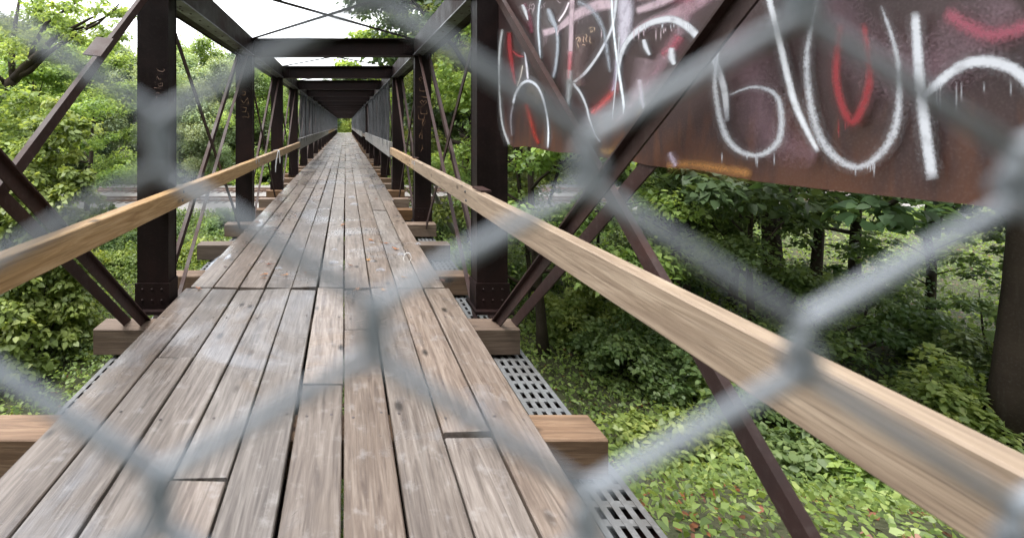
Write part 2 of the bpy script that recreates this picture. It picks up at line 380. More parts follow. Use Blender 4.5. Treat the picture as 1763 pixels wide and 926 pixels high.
# diagonals: pair of angles rising away in panel 0.. and single counter bar
def angle(mb, p0, p1, leg=.06, t=.009, up=1):
    p0, p1 = Vector(p0), Vector(p1); d = (p1 - p0).normalized(); nrm = Vector((1, 0, 0)).cross(d).normalized()
    mb.bar(p0, p1, t, leg); off = nrm * (leg / 2 - t / 2) * up
    h = leg * .5; mb.bar(p0 + off + Vector((h / 2 * mb.sgn, 0, 0)), p1 + off + Vector((h / 2 * mb.sgn, 0, 0)), h - t, t)
for s in (-1, 1):
    xc = (XLi + XLo) / 2 if s < 0 else (XRi + XRo) / 2
    zt, zb = 1.08, -1.73; L0, L1 = .064, 3.20
    def dirp(near):     # pair / counter meshes for near end panel (mirrored)
        a = MB(); a.sgn = -1
        if near: e0, e1 = (L0, zt if s < 0 else .95), (L1, zb)
        else: e0, e1 = (L0, zb), (L1, zt)
        angle(a, (xc - .062, e0[0], e0[1]), (xc - .062, e1[0], e1[1]), .074); a.sgn = 1
        angle(a, (xc + .062, e0[0], e0[1]), (xc + .062, e1[0], e1[1]), .074)
        c = MB(); c.sgn = s
        e2, e3 = ((L0, -1.60), (L1, zt)) if near else ((L0, zt), (L1, zb))
        angle(c, (xc, e2[0], e2[1]), (xc, e3[0], e3[1]), .065)
        return a.data('diagonal_pair', M['steel_light']), c.data('counter_brace', M['steel_light'])
    dn, cn = dirp(True); df, cf = dirp(False)
    for i in range(0, NP - 1):
        if i == 0 or i >= 11: inst('diagonal_pair', dn, bridge, (0, PY[i], 0)); inst('counter_brace', cn, bridge, (0, PY[i], 0))
        else: inst('diagonal_pair', df, bridge, (0, PY[i], 0)); inst('counter_brace', cf, bridge, (0, PY[i], 0))
# bent clip left on the near left counter brace
m = MB(); p = at(176, 78, 2.75); q = at(160, 98, 2.62)
m.bar(at(181, 66, 2.8), at(158, 96, 2.66), .10, .006, Vector((1, .3, .1))); m.build('clip', M['steel_light'], bridge)
# cross ties
k = -2; 
while True:
    y = 4.62 + 1.2 * k; k += 1
    if y > Y_END - .3: break
    m = MB(); rt = [1.30, 1.36, 1.30, 1.36, 1.27][k % 5] + random.uniform(-.02, .02); lf = -1.80 + random.uniform(-.07, .05)
    if abs(y - 4.62) < .1: rt, lf = 1.24, -1.75
    m.box(lf, rt, y, y + .20, -1.695, -1.505, ch=.006, axis='x'); m.build('cross_tie', M['tie'], bridge)
for x in (-1.18, -.72, -.26, .22, .68):
    m = MB(); m.box(x - .14, x + .14, -1.5, Y_END, -1.72, -1.70); m.box(x - .14, x + .14, -1.5, Y_END, -1.93, -1.91); m.box(x - .008, x + .008, -1.5, Y_END, -1.91, -1.72); m.build('gap_backing_beam', M['steel'], bridge)  # added dark beams backing the plank gaps, standing in for shade below
# deck planks
H = 1.45; DX0, DX1 = -1.42, .925; PW = (DX1 - DX0) / 10
dk = MB(); rows = [-1.6, 4.14, 15.3, 18.7, 23.6, 28.5, 33.4, 38.3, 43.2, 48.1, 53, 57.9, 62.8, 67.7, 72.6, 77.4]
extra = {(1, 0): [9.6], (1, 1): [6.6, 11.2], (1, 2): [10.7], (1, 3): [8.9], (1, 4): [12.4], (1, 5): [9.3], (1, 6): [7.8, 12.6], (1, 7): [10.9], (1, 8): [7.9], (1, 9): [8.9, 13],
         (0, 1): [2.9], (0, 3): [1.9], (0, 5): [2.6], (0, 6): [3.3], (0, 8): [2.2], (2, 3): [17.2], (2, 6): [16.6], (3, 2): [21], (3, 7): [20.4], (4, 4): [26], (4, 8): [25], (5, 1): [31], (5, 6): [30]}
random.seed(11); nails = []
for r_ in range(len(rows) - 1):
    for c in range(10):
        cuts = [rows[r_]] + extra.get((r_, c), []) + [rows[r_ + 1]]
        for a, b_ in zip(cuts[:-1], cuts[1:]):
            j0 = random.uniform(0.004, .012); j1 = random.uniform(.004, .012)
            if r_ < 3 and random.random() < .4: j1 = random.uniform(.02, .06)
            x0 = DX0 + c * PW + random.uniform(.003, .0075); x1 = DX0 + (c + 1) * PW - random.uniform(.003, .0075)
            if c == 4: x1 -= .005
            if random.random() < .18: x1 -= random.uniform(.006, .014)
            if c == 0: x0 += random.uniform(-.02, .03)
            if c == 9: x1 += random.uniform(-.03, .02)
            lift = random.uniform(-.006, .003); tw = random.uniform(-.004, .004); dx = random.uniform(-.004, .004)
            n0 = len(dk.v); dk.box(x0, x1, a + j0, b_ - j1, -H - .045, -H, ch=.005)
            for q in range(n0, len(dk.v)):
                X_, Y_, Z_ = dk.v[q]; t = (Y_ - a) / (b_ - a)
                dk.v[q] = (X_ + dx * (t - .5) * 2, Y_, Z_ + lift + tw * (1 if X_ > (x0 + x1) / 2 else -1))
            if a < 16:
                yy = 4.72 - 1.2 * 5
                while yy < min(b_, 16):
                    if yy > a:
                        for u in (.2, .8): nails.append((x0 + (x1 - x0) * u + random.uniform(-.015, .015), yy + random.uniform(-.03, .03), -H + lift + .0005))
                    yy += 1.2
deck = dk.build('deck', M['deck'], bridge)
nm = MB()
for p in nails: nm.disc(p, .0085, .001, (0, 0, 1), 6)
o = nm.build('nail_head', M['nail'], deck); tag(o, kind='stuff')
# hand rails
def rail(name, x0, x1, z0, z1, y0, y1, mat, nseg=1):
    m = MB(); m.box(x0, x1, y0, y1, z0, z1, ch=.006); return m.build(name, mat, bridge)
rail('handrail', -1.468, -1.38, -.682, -.535, -2.2, 7.27, M['new_wood'])
rail('handrail', -1.468, -1.38, -.680, -.530, 7.28, 14.2, M['new_wood'])
rail('handrail', 1.02, 1.087, -.682, -.525, -2.2, 7.0, M['new_wood'])
rail('handrail', 1.02, 1.087, -.679, -.522, 7.01, 10.7, M['new_wood'])
rail('weathered_rail_board', -1.468, -1.40, -.76, -.42, 14.25, 38, M['grey_wood'])
rail('weathered_rail_board', -1.468, -1.41, -.74, -.46, 38.1, 60, M['new_wood'])
rail('weathered_rail_board', -1.468, -1.41, -.76, -.44, 60.1, 79, M['grey_wood'])
rail('weathered_rail_board', 1.01, 1.085, -.75, -.40, 10.75, 17.0, M['grey_wood'])
rail('weathered_rail_board', 1.01, 1.085, -.75, -.40, 17.03, 24, M['grey_wood'])
rail('handrail', 1.03, 1.085, -.66, -.50, 24.1, 29, M['new_wood'])
rail('weathered_rail_board', 1.01, 1.085, -.76, -.42, 29.1, 44, M['grey_wood'])
rail('weathered_rail_board', 1.01, 1.085, -.74, -.42, 45, 79, M['grey_wood'])
for s, x in ((-1, -1.38), (1, 1.02)):                       # splice straps on the joints of the hand rails
    m = MB(); y = 7.275 if s < 0 else 7.005; t = .004 * (1 if s < 0 else -1)
    for yy in (y - .13, y + .08): m.box(min(x, x + t), max(x, x + t), yy, yy + .045, -.60, -.545)
    for yy in (y - .11, y + .10): m.disc((x + t, yy, -.572), .008, .004, (-s, 0, 0))
    m.build('splice_strap', M['galv'], bridge)
for s, x in ((-1, -1.38), (1, 1.02)):
    for yy in (.5, 3.93, 7.4, 10.4):
        for dz in (0, .07):
            m = MB(); m.disc((x, yy + dz * .4, -.64 + dz), .014, .008, (-s, 0, 0), 6); m.build('bolt', M['galv_dark'], bridge)
m = MB(); m.box(1.05, 1.13, 3.60, 3.85, -.523, -.508); m.build('rail_bracket', M['steel_light'], bridge)
m = MB(); m.box(1.05, 1.13, 7.12, 7.3, -.52, -.508); m.build('rail_bracket', M['steel_light'], bridge)
m = MB(); m.box(-1.55, -1.43, 3.7, 3.86, -.70, -.684); m.build('rail_bracket', M['steel_light'], bridge)
m = MB(); m.box(-1.62, -1.43, 7.1, 7.28, -.70, -.684); m.build('rail_bracket', M['steel_light'], bridge)

# chain link: zigzag wires hooked into their neighbours; plane spanned by two lattice vectors
def chain_link(mb, origin, a, b, ncol, nrow, nrm, rad, bend, sides, hook, warp=None):
    # nodes: origin + i*(a+b) + j*(b-a)/... ; a = up-right half diagonal, b = down-right half diagonal
    ex = (a + b); dn = (b - a)                                   # full cell to the right, full cell down
    vd = dn.normalized()
    for i in range(ncol):
        base = origin + ex * (.5 * i); pts = []
        for j in range(nrow):
            # column i wire runs node(left) -> node(right) -> node(left) going down
            odd = (i + j) % 2; P = base + dn * (j * .5) + (ex * .5 if odd else Vector((0, 0, 0)))
            hx = ex.normalized() * hook * (1 if odd else -1); sn = 1 if odd else -1
            pts += [P + hx * .55 - vd * bend * 1.1 + nrm * hook * sn * .0, P + hx - vd * bend * .45 + nrm * hook * sn, P + hx + vd * bend * .45 - nrm * hook * sn, P + hx * .55 + vd * bend * 1.1]
        if warp: pts = [warp(p) for p in pts]
        mb.tube(pts, rad, sides, cap=False)
# side mesh panels, shared by every panel from the fourth post on
def side_panel(x, z0, z1, seed):
    m = MB(); random.seed(seed); ph = [random.uniform(0, 6) for _ in range(4)]
    def wp(p):
        u = p.y; v = (p.z - z0) / (z1 - z0)
        amp = .06 * (.35 + v * (1 - v) * 4 * .65)
        dx = amp * (math.sin(u * 5.2 + ph[0] + .5 * math.sin(v * 3)) + .6 * math.sin(u * 9.1 + ph[1] + v) + .4 * math.sin(u * 14 + ph[2]))
        return Vector((p.x + dx * .8, p.y + .02 * math.sin(u * 7 + ph[3]), p.z))
    chain_link(m, Vector((x, .03, z1)), Vector((0, .030, .030)), Vector((0, .030, -.030)), 112, int((z1 - z0) / .030), Vector((1, 0, 0)), .0022, .005, 3, .002, wp)
    m.tube([(x, .03, z1 + .01), (x, 3.42, z1 + .01)], .008, 5); m.tube([(x, .03, z0), (x, 3.42, z0)], .006, 5)
    return m.data('mesh_panel', M['galv_dark'])
for s in (-1, 1):
    x = XLi + .045 if s < 0 else XRi - .045
    mes = [side_panel(x, -.62, ZT0 - .03, 5 + q * 3 + s) for q in range(2)]
    mlow = None
    for i in range(4 if s < 0 else 3, NP - 1):
        if s > 0 and i == 6: continue
        inst('mesh_panel', mes[i % 2], bridge, (0, PY[i], 0))

# piers
for y in (27.5, 51):
    m = MB(); m.box(-1.5, 1.1, y, y + .9, -6.4, -2.05, ch=.03, axis='z'); pr_ = m.build('concrete_pier', M['concrete'])
    pr_['label'] = 'concrete pier under the bridge on the %s side of the railway tracks' % ('near' if y < 40 else 'far'); pr_['category'] = 'pier'; pr_['group'] = 'concrete piers under the bridge'
m = MB(); m.box(-2.1, 1.7, 79.95, 80.6, -3.4, -1.75, ch=.02, axis='x'); tag(m.build('abutment', M['concrete']), 'concrete abutment at the far end of the bridge', 'abutment')
m = MB()
for j in range(40):
    pass
pth = MB(); pv = []
for j in range(41):
    y = 80.6 + j * .8; cx = -.2 - .03 * j * j * .12
    z = max(-1.5, gz(cx, y) + .06) if y > 82 else -1.5
    pv += [(cx - 1.5, y, z), (cx + 1.6, y, z)]
    if y > 85.5: pv[-2:] = [(cx - 1.5 + (y - 85) * .9, y, z), (cx + 1.6 + (y - 85) * .9, y, z)]
pth.add(pv, [(2 * j, 2 * j + 1, 2 * j + 3, 2 * j + 2) for j in range(40)])
tag(pth.build('path', M['ballast']), kind='structure')

# ------------------------------------------------------------------ fence the view looks through
fence = empty('chain_link_fence', (0, .076, -1.44)); tag(fence, 'silver chain link fence with blurred thick wires closing the bridge right before the viewer', 'fence')
fd = .0762
nL = Vector(((275 - VX) * fd / F, 0, (VY - 247) * fd / F + 1.44))
av = Vector((368 * fd / F, 0, 291 * fd / F)); bv = Vector((367 * fd / F, 0, -320 * fd / F))
exv = av + bv; dnv = bv - av
i0 = 20; j0 = 18
m = MB(); chain_link(m, nL - exv * i0 - dnv * j0, av, bv, 70, 82, Vector((0, 1, 0)), .0014, .0034, 8, .0011)
o = m.build('wire_mesh', M['wire'], fence, True)
for x in (XLi + .04, XRi - .04):
    m = MB(); m.tube([(x, .02, 0), (x, .02, 2.9)], .03, 12); m.build('fence_post', M['galv'], fence, True)
m = MB(); m.tube([(XLi + .04, .03, 2.88), (XRi - .04, .03, 2.88)], .02, 10); m.build('top_rail', M['galv'], fence, True)

# ------------------------------------------------------------------ graffiti
class Paint:
    def __init__(s): s.v = []; s.f = []; s.uv = []; s.c = []; s.s = []; s.n = 0
    def stroke(s, pts, wid, col, soft, proj, alpha=1.0, col2=None, smooth=True):
        P = [Vector((p[0], p[1])) for p in pts]; Wd = list(wid) if hasattr(wid, '__len__') else [wid] * len(P)
        if smooth and len(P) > 2:
            Q, U = [], []
            for i in range(len(P) - 1):
                p0, p1, p2, p3 = P[max(i - 1, 0)], P[i], P[i + 1], P[min(i + 2, len(P) - 1)]
                for k in range(6):
                    t = k / 6; Q.append(.5 * ((2 * p1) + (p2 - p0) * t + (2 * p0 - 5 * p1 + 4 * p2 - p3) * t * t + (3 * p1 - p0 - 3 * p2 + p3) * t ** 3)); U.append(Wd[i] + (Wd[i + 1] - Wd[i]) * t)
            Q.append(P[-1]); U.append(Wd[-1]); P, Wd = Q, U
        m_ = len(P); b = len(s.v); s.n += 1
        for i, p in enumerate(P):
            t = (P[min(i + 1, m_ - 1)] - P[max(i - 1, 0)]); t = t.normalized() if t.length > 0 else Vector((1, 0)); nn = Vector((-t.y, t.x)) * Wd[i] / 2
            for k in (-1, 0, 1): s.v.append(proj(p + nn * k, s.n))
        for i in range(m_ - 1):
            for k in (0, 1):
                s.f.append((b + i * 3 + k, b + i * 3 + k + 1, b + i * 3 + k + 4, b + i * 3 + k + 3))
                s.uv += [(i, k - 1), (i, k), (i + 1, k), (i + 1, k - 1)]
                def cc(u):
                    f = u / (m_ - 1); q = col if col2 is None else tuple(x + (y - x) * f for x, y in zip(col, col2)); e = min(1, f / .06 + .15, (1 - f) / .06 + .15); return (*q, alpha * e)
                s.c += [cc(i), cc(i), cc(i + 1), cc(i + 1)]; s.s.append(soft)
    def build(s, name, parent):
        me = bpy.data.meshes.new(name); me.from_pydata([tuple(v) for v in s.v], [], s.f)
        uvl = me.uv_layers.new(name='UVMap'); uvl.data.foreach_set('uv', np.array(s.uv, dtype=np.float32).ravel())
        ca = me.color_attributes.new('paint', 'FLOAT_COLOR', 'CORNER'); ca.data.foreach_set('color', np.array(s.c, dtype=np.float32).ravel())
        sa = me.attributes.new('soft', 'FLOAT', 'FACE'); sa.data.foreach_set('value', np.array(s.s, dtype=np.float32))
        me.materials.append(M['paint']); me.update()
        o = bpy.data.objects.new(name, me); COL.objects.link(o); o.parent = parent; return o
SX = 1.27
def on_sheet(p, n): d = SX * F / (p[0] - VX); return (SX - .0032 - .00012 * n, d, (VY - p[1]) * d / F)
WH, PK, RD, LI, GO, BL = (.42, .44, .48), (.30, .19, .225), (.20, .012, .016), (.32, .27, .38), (.26, .15, .045), (.27, .30, .35)
# sheet with wavy hem and rounded far corner
bpts = [(1.27 * F / (859 - VX), -.02), ]
hem = [(866, 225), (872, 244), (884, 254), (905, 252), (925, 255), (945, 260), (965, 263), (985, 263), (1010, 266), (1040, 272), (1070, 274), (1100, 281), (1115, 285), (1150, 289), (1200, 292), (1300, 312), (1450, 330), (1763, 362), (2300, 430), (3400, 570)]
low = [on_sheet(p, 0) for p in hem]; yz = [(q[1], q[2]) for q in low]
top = [(q[0], 1.04) for q in yz]
far_edge = [(3.85, 1.04), (3.86, .6), (3.855, .2), (3.83, .05)]
m = MB(); tpts = yz
for x in (SX, SX + .004):
    b0 = len(m.v); vs = [(x, a, z) for a, z in yz] + [(x, a, 1.04) for a, z in yz]
    n_ = len(yz); m.add(vs, [(i, i + 1, n_ + i + 1, n_ + i) for i in range(n_ - 1)], .5)
fe = [(SX, yz[0][0], yz[0][1]), (SX, 3.853, .1), (SX, 3.856, 1.04), (SX, yz[0][0], 1.04)]
m.add([(a, b_, c) for a, b_, c in fe], [(0, 1, 2, 3)], .5); m.add([(a + .004, b_, c) for a, b_, c in fe], [(0, 1, 2, 3)], .5)
sheet = m.build('steel_barrier_sheet', M['sheet']); tag(sheet, 'rusty brown steel barrier sheet covered in white, pink and red graffiti beside the right truss', 'barrier sheet')
P_ = Paint(); 
def S(pts, wid, col, soft, **k):
    wl = wid if hasattr(wid, '__len__') else [wid] * len(pts)
    if len(pts) > 2: P_.stroke(pts, [w_ * 1.6 + 9 for w_ in wl], col, 1.2, proj=on_sheet, **{**k, 'alpha': .15})     # overspray
    P_.stroke(pts, [w_ * 1.05 for w_ in wl], col, min(1.2, soft + .12), proj=on_sheet, **k)
def drips(x0, x1, y, n, L, col, seed):
    q = random.Random(seed)
    for _ in range(n):
        x = q.uniform(x0, x1); l = L * q.uniform(.3, 1); P_.stroke([(x, y), (x, y + l * .6), (x, y + l)], [q.uniform(2, 3.5), 2, 1.4], col, .3, on_sheet, .9, None, False)

# pink and red underlayers
S([(1290, -60), (1240, -30), (1185, 12), (1150, 30), (1118, 42), (1090, 62)], [60, 48, 34, 26, 22, 14], PK, .22, alpha=.85)
S([(1215, -30), (1188, 15), (1168, 60), (1140, 108), (1112, 150), (1080, 190), (1058, 214)], [34, 28, 24, 26, 22, 16, 8], PK, .5, alpha=.55)
S([(1195, -8), (1170, -2), (1130, 2)], [30, 22, 10], (.28, .07, .11), .7, alpha=.7)
S([(1172, 62), (1160, 80), (1140, 95)], [22, 22, 10], (.30, .06, .09), .9, alpha=.7)
S([(1066, 140), (1058, 158), (1040, 178), (1018, 196)], [12, 16, 16, 12], (.45, .07, .07), .8, alpha=.75)
S([(935, 58), (950, 54), (966, 47), (985, 32), (1010, 18), (1040, 8), (1068, 10)], [15, 14, 12, 18, 22, 24, 20], (.38, .29, .33), .15, alpha=.95)
for x, y0, y1, w_ in ((997, 20, 43, 4), (1004, 18, 41, 4), (1008, 16, 34, 3), (1013, 14, 38, 3), (950, 50, 60, 3), (938, 58, 80, 9), (942, 60, 76, 6)):
    S([(x, y0), (x, y1)], [w_, w_ * .5], (.38, .29, .33), .2, alpha=.95, smooth=False)
S([(988, -25), (986, 20), (985, 60), (984, 95)], [11, 11, 10, 10], (.38, .29, .33), .2, alpha=.95)
S([(984, 88), (983, 110), (981, 138)], [10, 9, 8], (.5, .2, .24), .4, alpha=.85, col2=(.33, .03, .04))
S([(878, 55), (879, 85), (883, 115), (889, 148)], [9, 11, 9, 5], RD, .25)
S([(884, 88), (893, 96), (904, 98)], [5, 6, 5], RD, .4)
S([(907, 178), (915, 205), (922, 232), (930, 248)], [9, 10, 9, 6], (.34, .03, .02), .8, alpha=.7)
S([(903, 5), (912, 30), (918, 58)], [7, 12, 6], (.16, .02, .05), .8, alpha=.7)
S([(1078, -25), (1079, 20), (1077, 55), (1072, 95)], [36, 34, 28, 8], (.40, .38, .45), .25, alpha=.92)
S([(1066, 100), (1062, 140), (1056, 158)], [10, 9, 5], LI, .6, alpha=.8)
# gold spray by the hem
S([(1034, 258), (1052, 262), (1072, 256), (1090, 240), (1102, 212), (1106, 182)], [10, 16, 18, 12, 10, 8], GO, 1.0, alpha=.7)
S([(1150, 285), (1200, 284), (1300, 300)], [14, 18, 20], (.36, .17, .05), 1.0, alpha=.7)
S([(908, 155), (925, 160), (930, 180)], [26, 30, 18], (.20, .15, .10), 1.0, alpha=.55)
# white lines
S([(1066, 130), (1070, 102), (1080, 76), (1098, 56), (1120, 42), (1142, 35), (1162, 34), (1182, 43), (1200, 58), (1228, 92), (1250, 150), (1256, 210)], [9, 9, 10, 12, 12, 14, 15, 16, 16, 16, 15, 10], WH, .16)
for x, y in ((1103, 52), (1143, 40), (1172, 44), (1200, 66)): S([(x, y), (x, y + 14)], [6, 2], WH, .2, smooth=False)
S([(989, 143), (1008, 128), (1026, 106), (1042, 80), (1056, 50), (1062, 20), (1066, -20)], [6, 7, 6, 6, 6, 7, 7], WH, .25)
S([(989, 143), (1002, 160), (1012, 182), (1018, 205), (1028, 232), (1038, 246)], [7, 6, 5, 5, 4, 3], WH, .35, alpha=.9)
S([(1056, -20), (1058, 30), (1063, 80), (1070, 130), (1077, 178), (1076, 198)], [5, 5, 5, 6, 6, 1], (.62, .68, .74), .3)
S([(1070, 60), (1067, 110), (1062, 160), (1057, 208)], [3, 3, 3, 1], WH, .3, alpha=.9)
S([(996, 3), (1016, 12), (1032, 30), (1042, 52), (1047, 76), (1050, 98), (1054, 125)], [11, 11, 10, 9, 9, 8, 5], BL, .8, alpha=.75)
S([(937, -20), (931, 10), (929, 45), (931, 75), (933, 104)], [5, 5, 5, 5, 3], (.55, .62, .70), .5, alpha=.85)
S([(946, 14), (953, 33), (961, 52), (963, 80), (960, 112), (955, 136)], [8, 13, 8, 7, 7, 6], BL, .4, alpha=.9)
S([(964, 38), (975, 22), (983, 4)], [4, 4, 4], (.68, .6, .66), .3)
S([(886, 180), (890, 162), (900, 146), (912, 140), (926, 147), (936, 165), (943, 190), (947, 222), (946, 256)], [5, 6, 6, 7, 6, 5, 5, 4, 4], (.66, .70, .78), .3)
S([(886, 180), (882, 205), (884, 235)], [4, 4, 2], (.3, .3, .34), .8, alpha=.6)
S([(902, 8), (907, 20), (912, 36)], [6, 8, 2], WH, .3)
S([(906, 88), (909, 110), (912, 138)], [3, 5, 5], (.66, .66, .74), .4, alpha=.9)
S([(903, 112), (899, 132), (893, 150)], [3, 3, 3], (.6, .55, .5), .5, alpha=.8)
S([(986, 120), (984, 145), (981, 180), (979, 192)], [14, 13, 9, 5], (.36, .40, .42), 1.0, alpha=.6)
S([(1113, 68), (1117, 82), (1124, 96)], [8, 11, 5], WH, .35); S([(1162, 82), (1162, 100), (1167, 112)], [12, 16, 8], WH, .4)
S([(1106, 135), (1110, 170), (1116, 195)], [12, 14, 6], (.62, .62, .7), .6, alpha=.8)
S([(1158, 262), (1164, 275), (1170, 287)], [8, 12, 9], (.45, .40, .52), .7, alpha=.75)
S([(868, 50), (863, 85), (862, 130), (864, 180), (869, 220), (880, 250)], [5, 6, 5, 4, 5, 6], (.5, .53, .56), .5, alpha=.8)
# on into the sheet beyond the crossing braces: overlapping throw-up letters
S([(1060, -20), (1110, -8), (1160, -14)], [26, 24, 16], PK, .4, alpha=.8); S([(1100, 20), (1140, 6), (1180, -12)], [14, 18, 18], (.38, .29, .33), .3, alpha=.85)
drips(1095, 1170, 48, 8, 26, (.5, .4, .44), 1); drips(1110, 1195, 40, 7, 18, WH, 2); drips(940, 1050, 50, 5, 22, (.5, .4, .44), 4)
S([(1010, 60), (1000, 110), (1004, 150)], [24, 30, 20], (.16, .10, .10), 1.0, alpha=.5); S([(1120, 100), (1112, 140), (1096, 170)], [40, 40, 24], (.30, .22, .25), 1.0, alpha=.5)
S([(1230, 40), (1300, 120), (1340, 230), (1420, 270)], [70, 90, 90, 40], (.20, .12, .15), .9, alpha=.35)
S([(1430, -20), (1500, 90), (1600, 120), (1700, 60), (1763, 0)], [90, 110, 120, 120, 100], (.20, .12, .15), .9, alpha=.35)
S([(1250, 60), (1240, 150), (1262, 240), (1310, 268), (1352, 240), (1350, 170), (1310, 150), (1262, 165)], [5, 12, 15, 9, 16, 12, 7, 3], WH, .5, alpha=.85)
S([(1330, -20), (1352, 70), (1380, 180), (1420, 262)], [12, 14, 15, 9], (.5, .52, .56), .25); S([(1420, 0), (1400, 110), (1424, 238), (1490, 288), (1552, 230), (1560, 110), (1530, 10)], [6, 14, 20, 13, 19, 12, 5], WH, .5, alpha=.8)
S([(1460, 40), (1452, 140), (1480, 210), (1510, 140), (1500, 40)], [16, 18, 20, 18, 12], (.20, .014, .02), .35, alpha=.85)
S([(1590, 20), (1600, 160), (1620, 310)], [18, 24, 24], WH, .2); S([(1600, 170), (1680, 110), (1763, 120), (1830, 190)], [16, 22, 26, 28], WH, .2); S([(1640, 20), (1720, 60), (1800, 40)], [30, 34, 30], (.24, .05, .08), .5, alpha=.8)
drips(1250, 1350, 262, 6, 30, WH, 5); drips(1440, 1540, 280, 7, 30, WH, 6); drips(1455, 1500, 205, 4, 50, (.20, .014, .02), 7); drips(1600, 1760, 140, 9, 60, WH, 8)
P_.build('graffiti', sheet)
P2_ = Paint()
def scr(strokes, ox, oy, k, wd, col, proj=on_sheet, al=.9, P=P2_):
    for st in strokes: P.stroke([(ox + x * k, oy + y * k) for x, y in st], wd, col, .45, proj, al, None, False)
# small scratched tag on the sheet: traced letters
tg = [[(230, 530), (250, 490), (290, 455), (320, 470), (300, 540), (250, 570)], [(255, 560), (285, 640), (310, 730)], [(335, 455), (350, 500), (330, 560), (310, 590)],
      [(400, 440), (425, 450), (410, 500), (415, 560), (440, 575)], [(360, 590), (430, 580)], [(370, 660), (410, 620), (455, 640), (425, 665)], [(375, 345), (430, 320)], [(400, 335), (395, 405)],
      [(450, 420), (480, 385), (500, 440), (470, 500), (485, 550), (530, 545)], [(560, 420), (570, 500), (560, 560), (620, 610)], [(535, 270), (590, 235), (640, 225)], [(600, 250), (580, 345), (620, 335), (630, 280)], [(640, 230), (680, 250), (660, 355)]]
def on_sheet2(p, n): q = on_sheet(p, 0); return (SX - .0205 - .0001 * n, q[1], q[2])
scr(tg, 980, 30, 70 / 926, 1.3, (.62, .45, .30), on_sheet2)
tg2 = [[(460, 70), (380, 230), (360, 330)], [(340, 510), (370, 340), (480, 330)], [(430, 300), (470, 200), (530, 150), (570, 230), (540, 380), (490, 560)], [(370, 340), (480, 345), (490, 540)],
       [(790, 200), (860, 250), (830, 330), (760, 320)], [(900, 160), (1000, 130), (920, 190), (960, 280), (900, 340)], [(1040, 100), (1140, 90)], [(1220, 130), (1310, 80)], [(1400, 30), (1480, 60), (1560, 130), (1640, 100)]]
scr(tg2, 900, 0, 80 / 1763, 1.1, (.55, .45, .50), on_sheet2)
P2_.build('scratched_tag', sheet)
# scratched writing on the posts
def post_writer(i, s, strokes_px, wd, col, name):
    P = Paint(); yf = PY[i] - PD - .002
    def pj(p, n): return ((p[0] - VX) * yf / F, yf - .0002 * n - PY[i], (VY - p[1]) * yf / F - ZB)
    for st in strokes_px: P.stroke(st, wd, col, .5, pj, 1.0, None, False)
    P.build(name, posts[(i, s)])
def Z(st, ox, oy, k): return [[(ox + x * k, oy + y * k) for x, y in q] for q in st]
LU = [[(125, 780), (222, 793), (205, 715)], [(110, 652), (185, 662), (178, 722), (120, 712)], [(100, 622), (225, 628)], [(105, 545), (150, 605), (205, 530), (215, 605), (170, 600)], [(125, 490), (170, 495), (175, 455), (130, 450)],
      [(95, 420), (185, 422)], [(140, 350), (140, 400)], [(125, 325), (190, 330)], [(120, 270), (205, 272)], [(130, 300), (200, 290)]]
post_writer(2, -1, Z(LU, 400, 100, 50 / 386), .9, (.34, .22, .13), 'scratched_writing')
FR = [[(260, 140), (300, 175), (345, 185), (375, 165), (350, 135)], [(245, 215), (360, 215)], [(270, 290), (275, 245), (300, 285), (340, 280)], [(235, 325), (265, 330)], [(240, 355), (265, 352)], [(285, 345), (345, 335), (345, 375), (300, 378), (285, 345)], [(245, 420), (235, 395), (335, 410)],
      [(135, 412), (225, 405)], [(235, 480), (280, 460), (330, 478)], [(270, 500), (265, 530), (290, 510)], [(200, 575), (290, 580)]]
post_writer(1, -1, Z(FR, 235, 100, 70 / 540), 1.0, (.36, .24, .20), 'scratched_writing')
HB = [[(125, 190), (95, 150), (115, 130), (128, 155), (140, 130), (150, 160), (125, 190)], [(90, 200), (160, 202)], [(100, 225), (102, 272), (158, 275), (158, 232)], [(85, 322), (175, 338), (172, 290)], [(135, 420), (105, 375), (125, 362), (140, 385), (155, 362), (175, 380), (135, 420)],
      [(75, 432), (185, 432)], [(110, 440), (115, 500), (175, 500), (170, 445)], [(85, 480), (92, 550), (160, 560)], [(160, 500), (140, 560), (118, 610)], [(125, 540), (135, 620), (165, 560)], [(130, 640), (95, 730), (125, 750), (125, 660)], [(95, 800), (95, 870)], [(120, 800), (132, 840), (105, 880)]]
post_writer(2, 1, Z(HB, 705, 110, 50 / 289), .9, (.34, .20, .12), 'scratched_writing')
# white paint marks on the far portal strut
yf = PY[21] - .19; PP = Paint()
def pj(p, n): return ((p[0] - VX) * yf / F, yf - .001 * n, (VY - p[1]) * yf / F)
for st in Z([[(310, 410), (440, 405)], [(300, 488), (430, 488)], [(510, 400), (660, 405)], [(470, 470), (560, 430)], [(560, 470), (660, 490)], [(790, 408), (1030, 408)]], 570, 180, 50 / 1323): PP.stroke(st, 1.1, (.75, .72, .8), .3, pj, .95, None, False)
PP.build('paint_mark', bridge)
